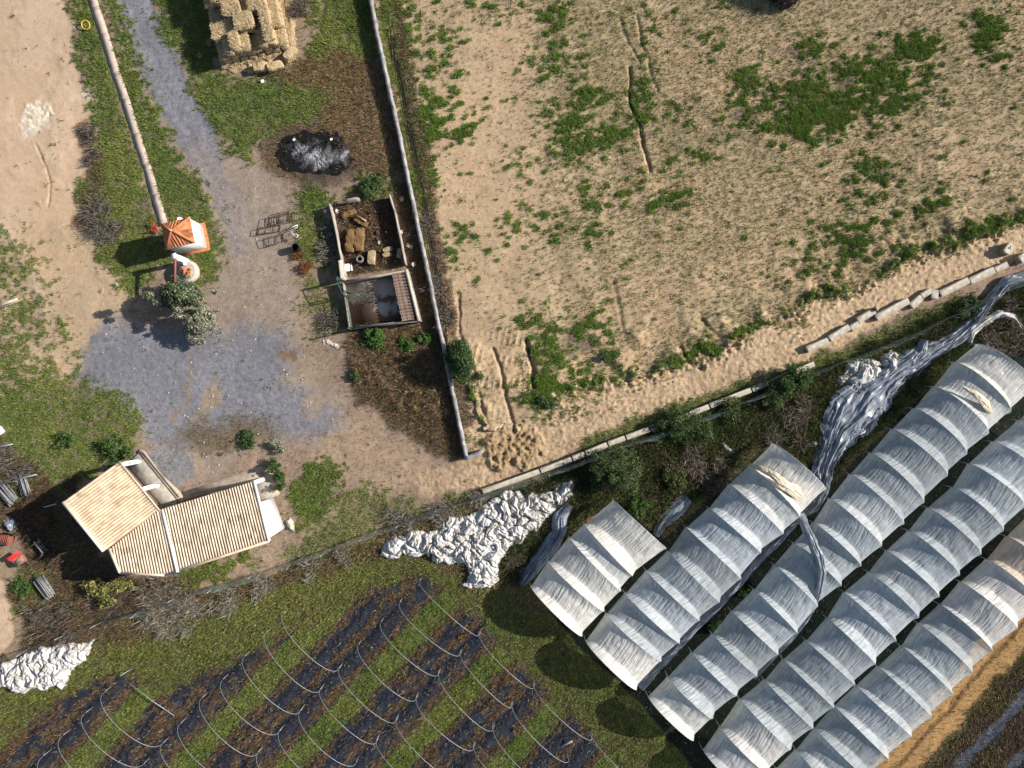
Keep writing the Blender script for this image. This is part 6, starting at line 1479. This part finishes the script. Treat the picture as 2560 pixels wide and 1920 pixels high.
for x, y, R_, H_, n, cs, lb in ((222, 330, .7, .6, 320, GRB, "spiky dry bush at the sand's edge, upper of those left of the path"), (228, 395, .7, .5, 300, GRB, "dry grey bush left of the path, below the spiky one"), (240, 550, 1.4, .7, 800, GRB, "wide grey dry bush left of the well hut"), (270, 590, .9, .5, 350, GRB, "small dry bush between wide grey bush and hut shadow"),
                                (10, 1140, 1.2, .9, 700, GRB, "purplish dry bush at left edge above the timber"), (45, 1175, 1.0, .9, 600, GRB, "purplish dry bush beside the pole bundle"), (95, 1260, 1.1, .9, 600, RDB, "reddish dry bush on the farmhouse shadow's edge"), (120, 1305, 1.0, .9, 500, RDB, "reddish dry bush in the farmhouse's shadow"), (185, 1215, .8, .6, 350, RDB, "reddish dry bush at the farmhouse's upper left"),
                                (410, 1545, 1.6, .8, 900, PLE, "pale dry reed clump along the net fence, leftmost"), (480, 1515, 1.4, .8, 800, PLE, "pale dry reed clump along the net fence below the farmhouse's middle"), (570, 1500, 1.2, .7, 600, PLE, "pale dry reed clump along the net fence below the gable"), (660, 1465, 1.1, .7, 500, PLE, "pale dry reed clump along the fence right of the gable"), (380, 1480, 1.5, .8, 800, RDB + PLE, "brown dry bramble just below the farmhouse"), (440, 1475, 1.1, .7, 500, RDB + PLE, "brown dry bramble right of the yellow fig"),
                                (150, 1560, 1.5, .9, 800, RDB + GRB, "dark brown thicket above the left white heap"), (105, 1545, 1.0, .8, 400, GRB, "small grey thicket above the left white heap"), (770, 1420, .9, .6, 350, PLE, "pale reeds along the fence left of the big heap"), (850, 1390, 1.0, .6, 400, PLE, "grey reeds along the fence at the big heap's left end"), (1000, 1310, 1.3, .7, 500, GRB + PLE, "grey dry brush above the big heap's left end"), (1110, 1285, 1.2, .7, 450, GRB + PLE, "grey dry brush above the big heap's middle"), (1190, 1252, 1.0, .7, 400, GRB + PLE, "grey dry brush above the big heap's right half"),
                                (1290, 1400, .9, .7, 450, RDB + GRB, "brown scrub between big heap and blue-black bundle"), (1720, 1150, 1.3, 1.0, 900, GRB + RDB, "dark purple-brown scrub in the ditch's middle"), (1780, 1180, 1.2, .9, 700, GRB + RDB, "brown scrub right of the purple-brown one"), (1990, 1050, 1.4, .9, 800, GRB + RDB, "brown scrub left of the blue-black sheet"), (1940, 1090, 1.0, .7, 500, GRB, "thin scrub at the torn-sheet polytunnel's end"), (2470, 870, 1.5, .9, 900, GRB + RDB, "brown scrub beside the long polytunnel's upper end"), (2530, 830, 1.3, .9, 700, GRB + RDB, "brown scrub at right edge above the polytunnels"), (2490, 920, .9, .7, 300, GRB, "thin scrub over the long polytunnel's end"),
                                (1085, 720, .9, .8, 450, GRB, "grey twiggy bush right of the boundary wall's middle"), (1110, 800, .9, .8, 450, GRB, "grey twiggy bush right of the wall above the tree"), (1055, 560, .9, .7, 450, GRB, "grey twiggy bush right of the wall beside the ruined pen"), (745, 30, 1.0, .9, 450, GRB, "dark twiggy bush right of the straw stack"), (810, 620, .9, .6, 350, PLE + GRB, "grey dead bush left of the ruined pen"), (830, 590, .8, .6, 300, GRB, "dead bush against the ruined pen's left wall"), (830, 790, 1.0, .6, 450, GRB, "dark dead brush left of the roofed pen"),
                                (760, 670, .6, .6, 300, [(.30, .13, .05), (.2, .09, .04)], "rust-orange dead bush, lower of two beside the drive"), (745, 640, .5, .5, 220, [(.26, .11, .04), (.18, .08, .04)], "rust-orange dead bush, upper of two beside the drive"), (920, 735, .8, .5, 350, GRB, "dry branches lying on the roofed pen's floor"), (980, 215 + 0, .0 + .7, .5, 10, GRB, "few bare twigs leaning on the boundary wall")):
    brush("dry_bush", lb, "dry bush", x, y, R_, H_, n, cs, "dry bushes and reed clumps")
# dead branches under the fig and in the top tree
for x, y, R_, H_, n, lb in ((265, 1475, 2.0, .5, 420, "tangle of bare fig branches in the farmhouse's shadow"), (1960, -6, 1.5, 2.2, 900, "dark bare tree cut by the top edge of the picture")):
    brush("bare_branches", lb, "branches", x, y, R_, H_, n, [(.09, .07, .06), (.16, .13, .12), (.04, .032, .03)], None)
q = G(1960, -12, 0); plant("bare_tree", "dark tree crown cut off by the top picture edge above the field", "tree", q, [(0, .3, 1.5, 1.6, .9, .9), (-1.4, .5, 1.2, 1.2, .7, .7), (1.2, .2, 1.0, .8, .7, .6)], 9000, (.04, .1), [(.03, .03, .02), (.05, .045, .03), (.02, .018, .015)], [2, 2, 2], 8, None, .12)
# pipes along the right side of the wall
mb = MB()
for k in range(6):
    pts = [(968 + k * 3.2 + random.uniform(-2, 2), 60 + random.uniform(-20, 30)), (1000 + k * 3 + random.uniform(-3, 3), 220), (1040 + k * 3 + random.uniform(-3, 3), 430), (1080 + k * 2.5 + random.uniform(-3, 3), 640), (1115 + k * 2.2, 840 + random.uniform(-30, 10))]
    mb.tube([G(*q, .12 + .05 * (k % 2)) for q in pts], .022, 5)
tag(mb.build("irrigation_pipes", M['black']), "loose dark irrigation pipes lying along the boundary wall's field side", "pipes")
# small stones on yard and field
st_ = MB()
for k in range(420):
    if k < 260: x, y = random.uniform(240, 860), random.uniform(350, 1240)
    else: x, y = random.uniform(1230, 2500), random.uniform(800, 1150)
    q = W((x, y))
    rg = at_map(reg, np.array([q[0]]), np.array([q[1]]))[0]
    if rg not in (2, 4): continue
    s_ = random.uniform(.05, .13); st_.box((q[0], q[1], ground_z(q[0], q[1]) + s_ * .2), (s_, s_ * .8, s_ * .6), random.uniform(0, 3), s_ * .2)
o = st_.build("loose_stones", M['stone']); o["kind"] = "stuff"
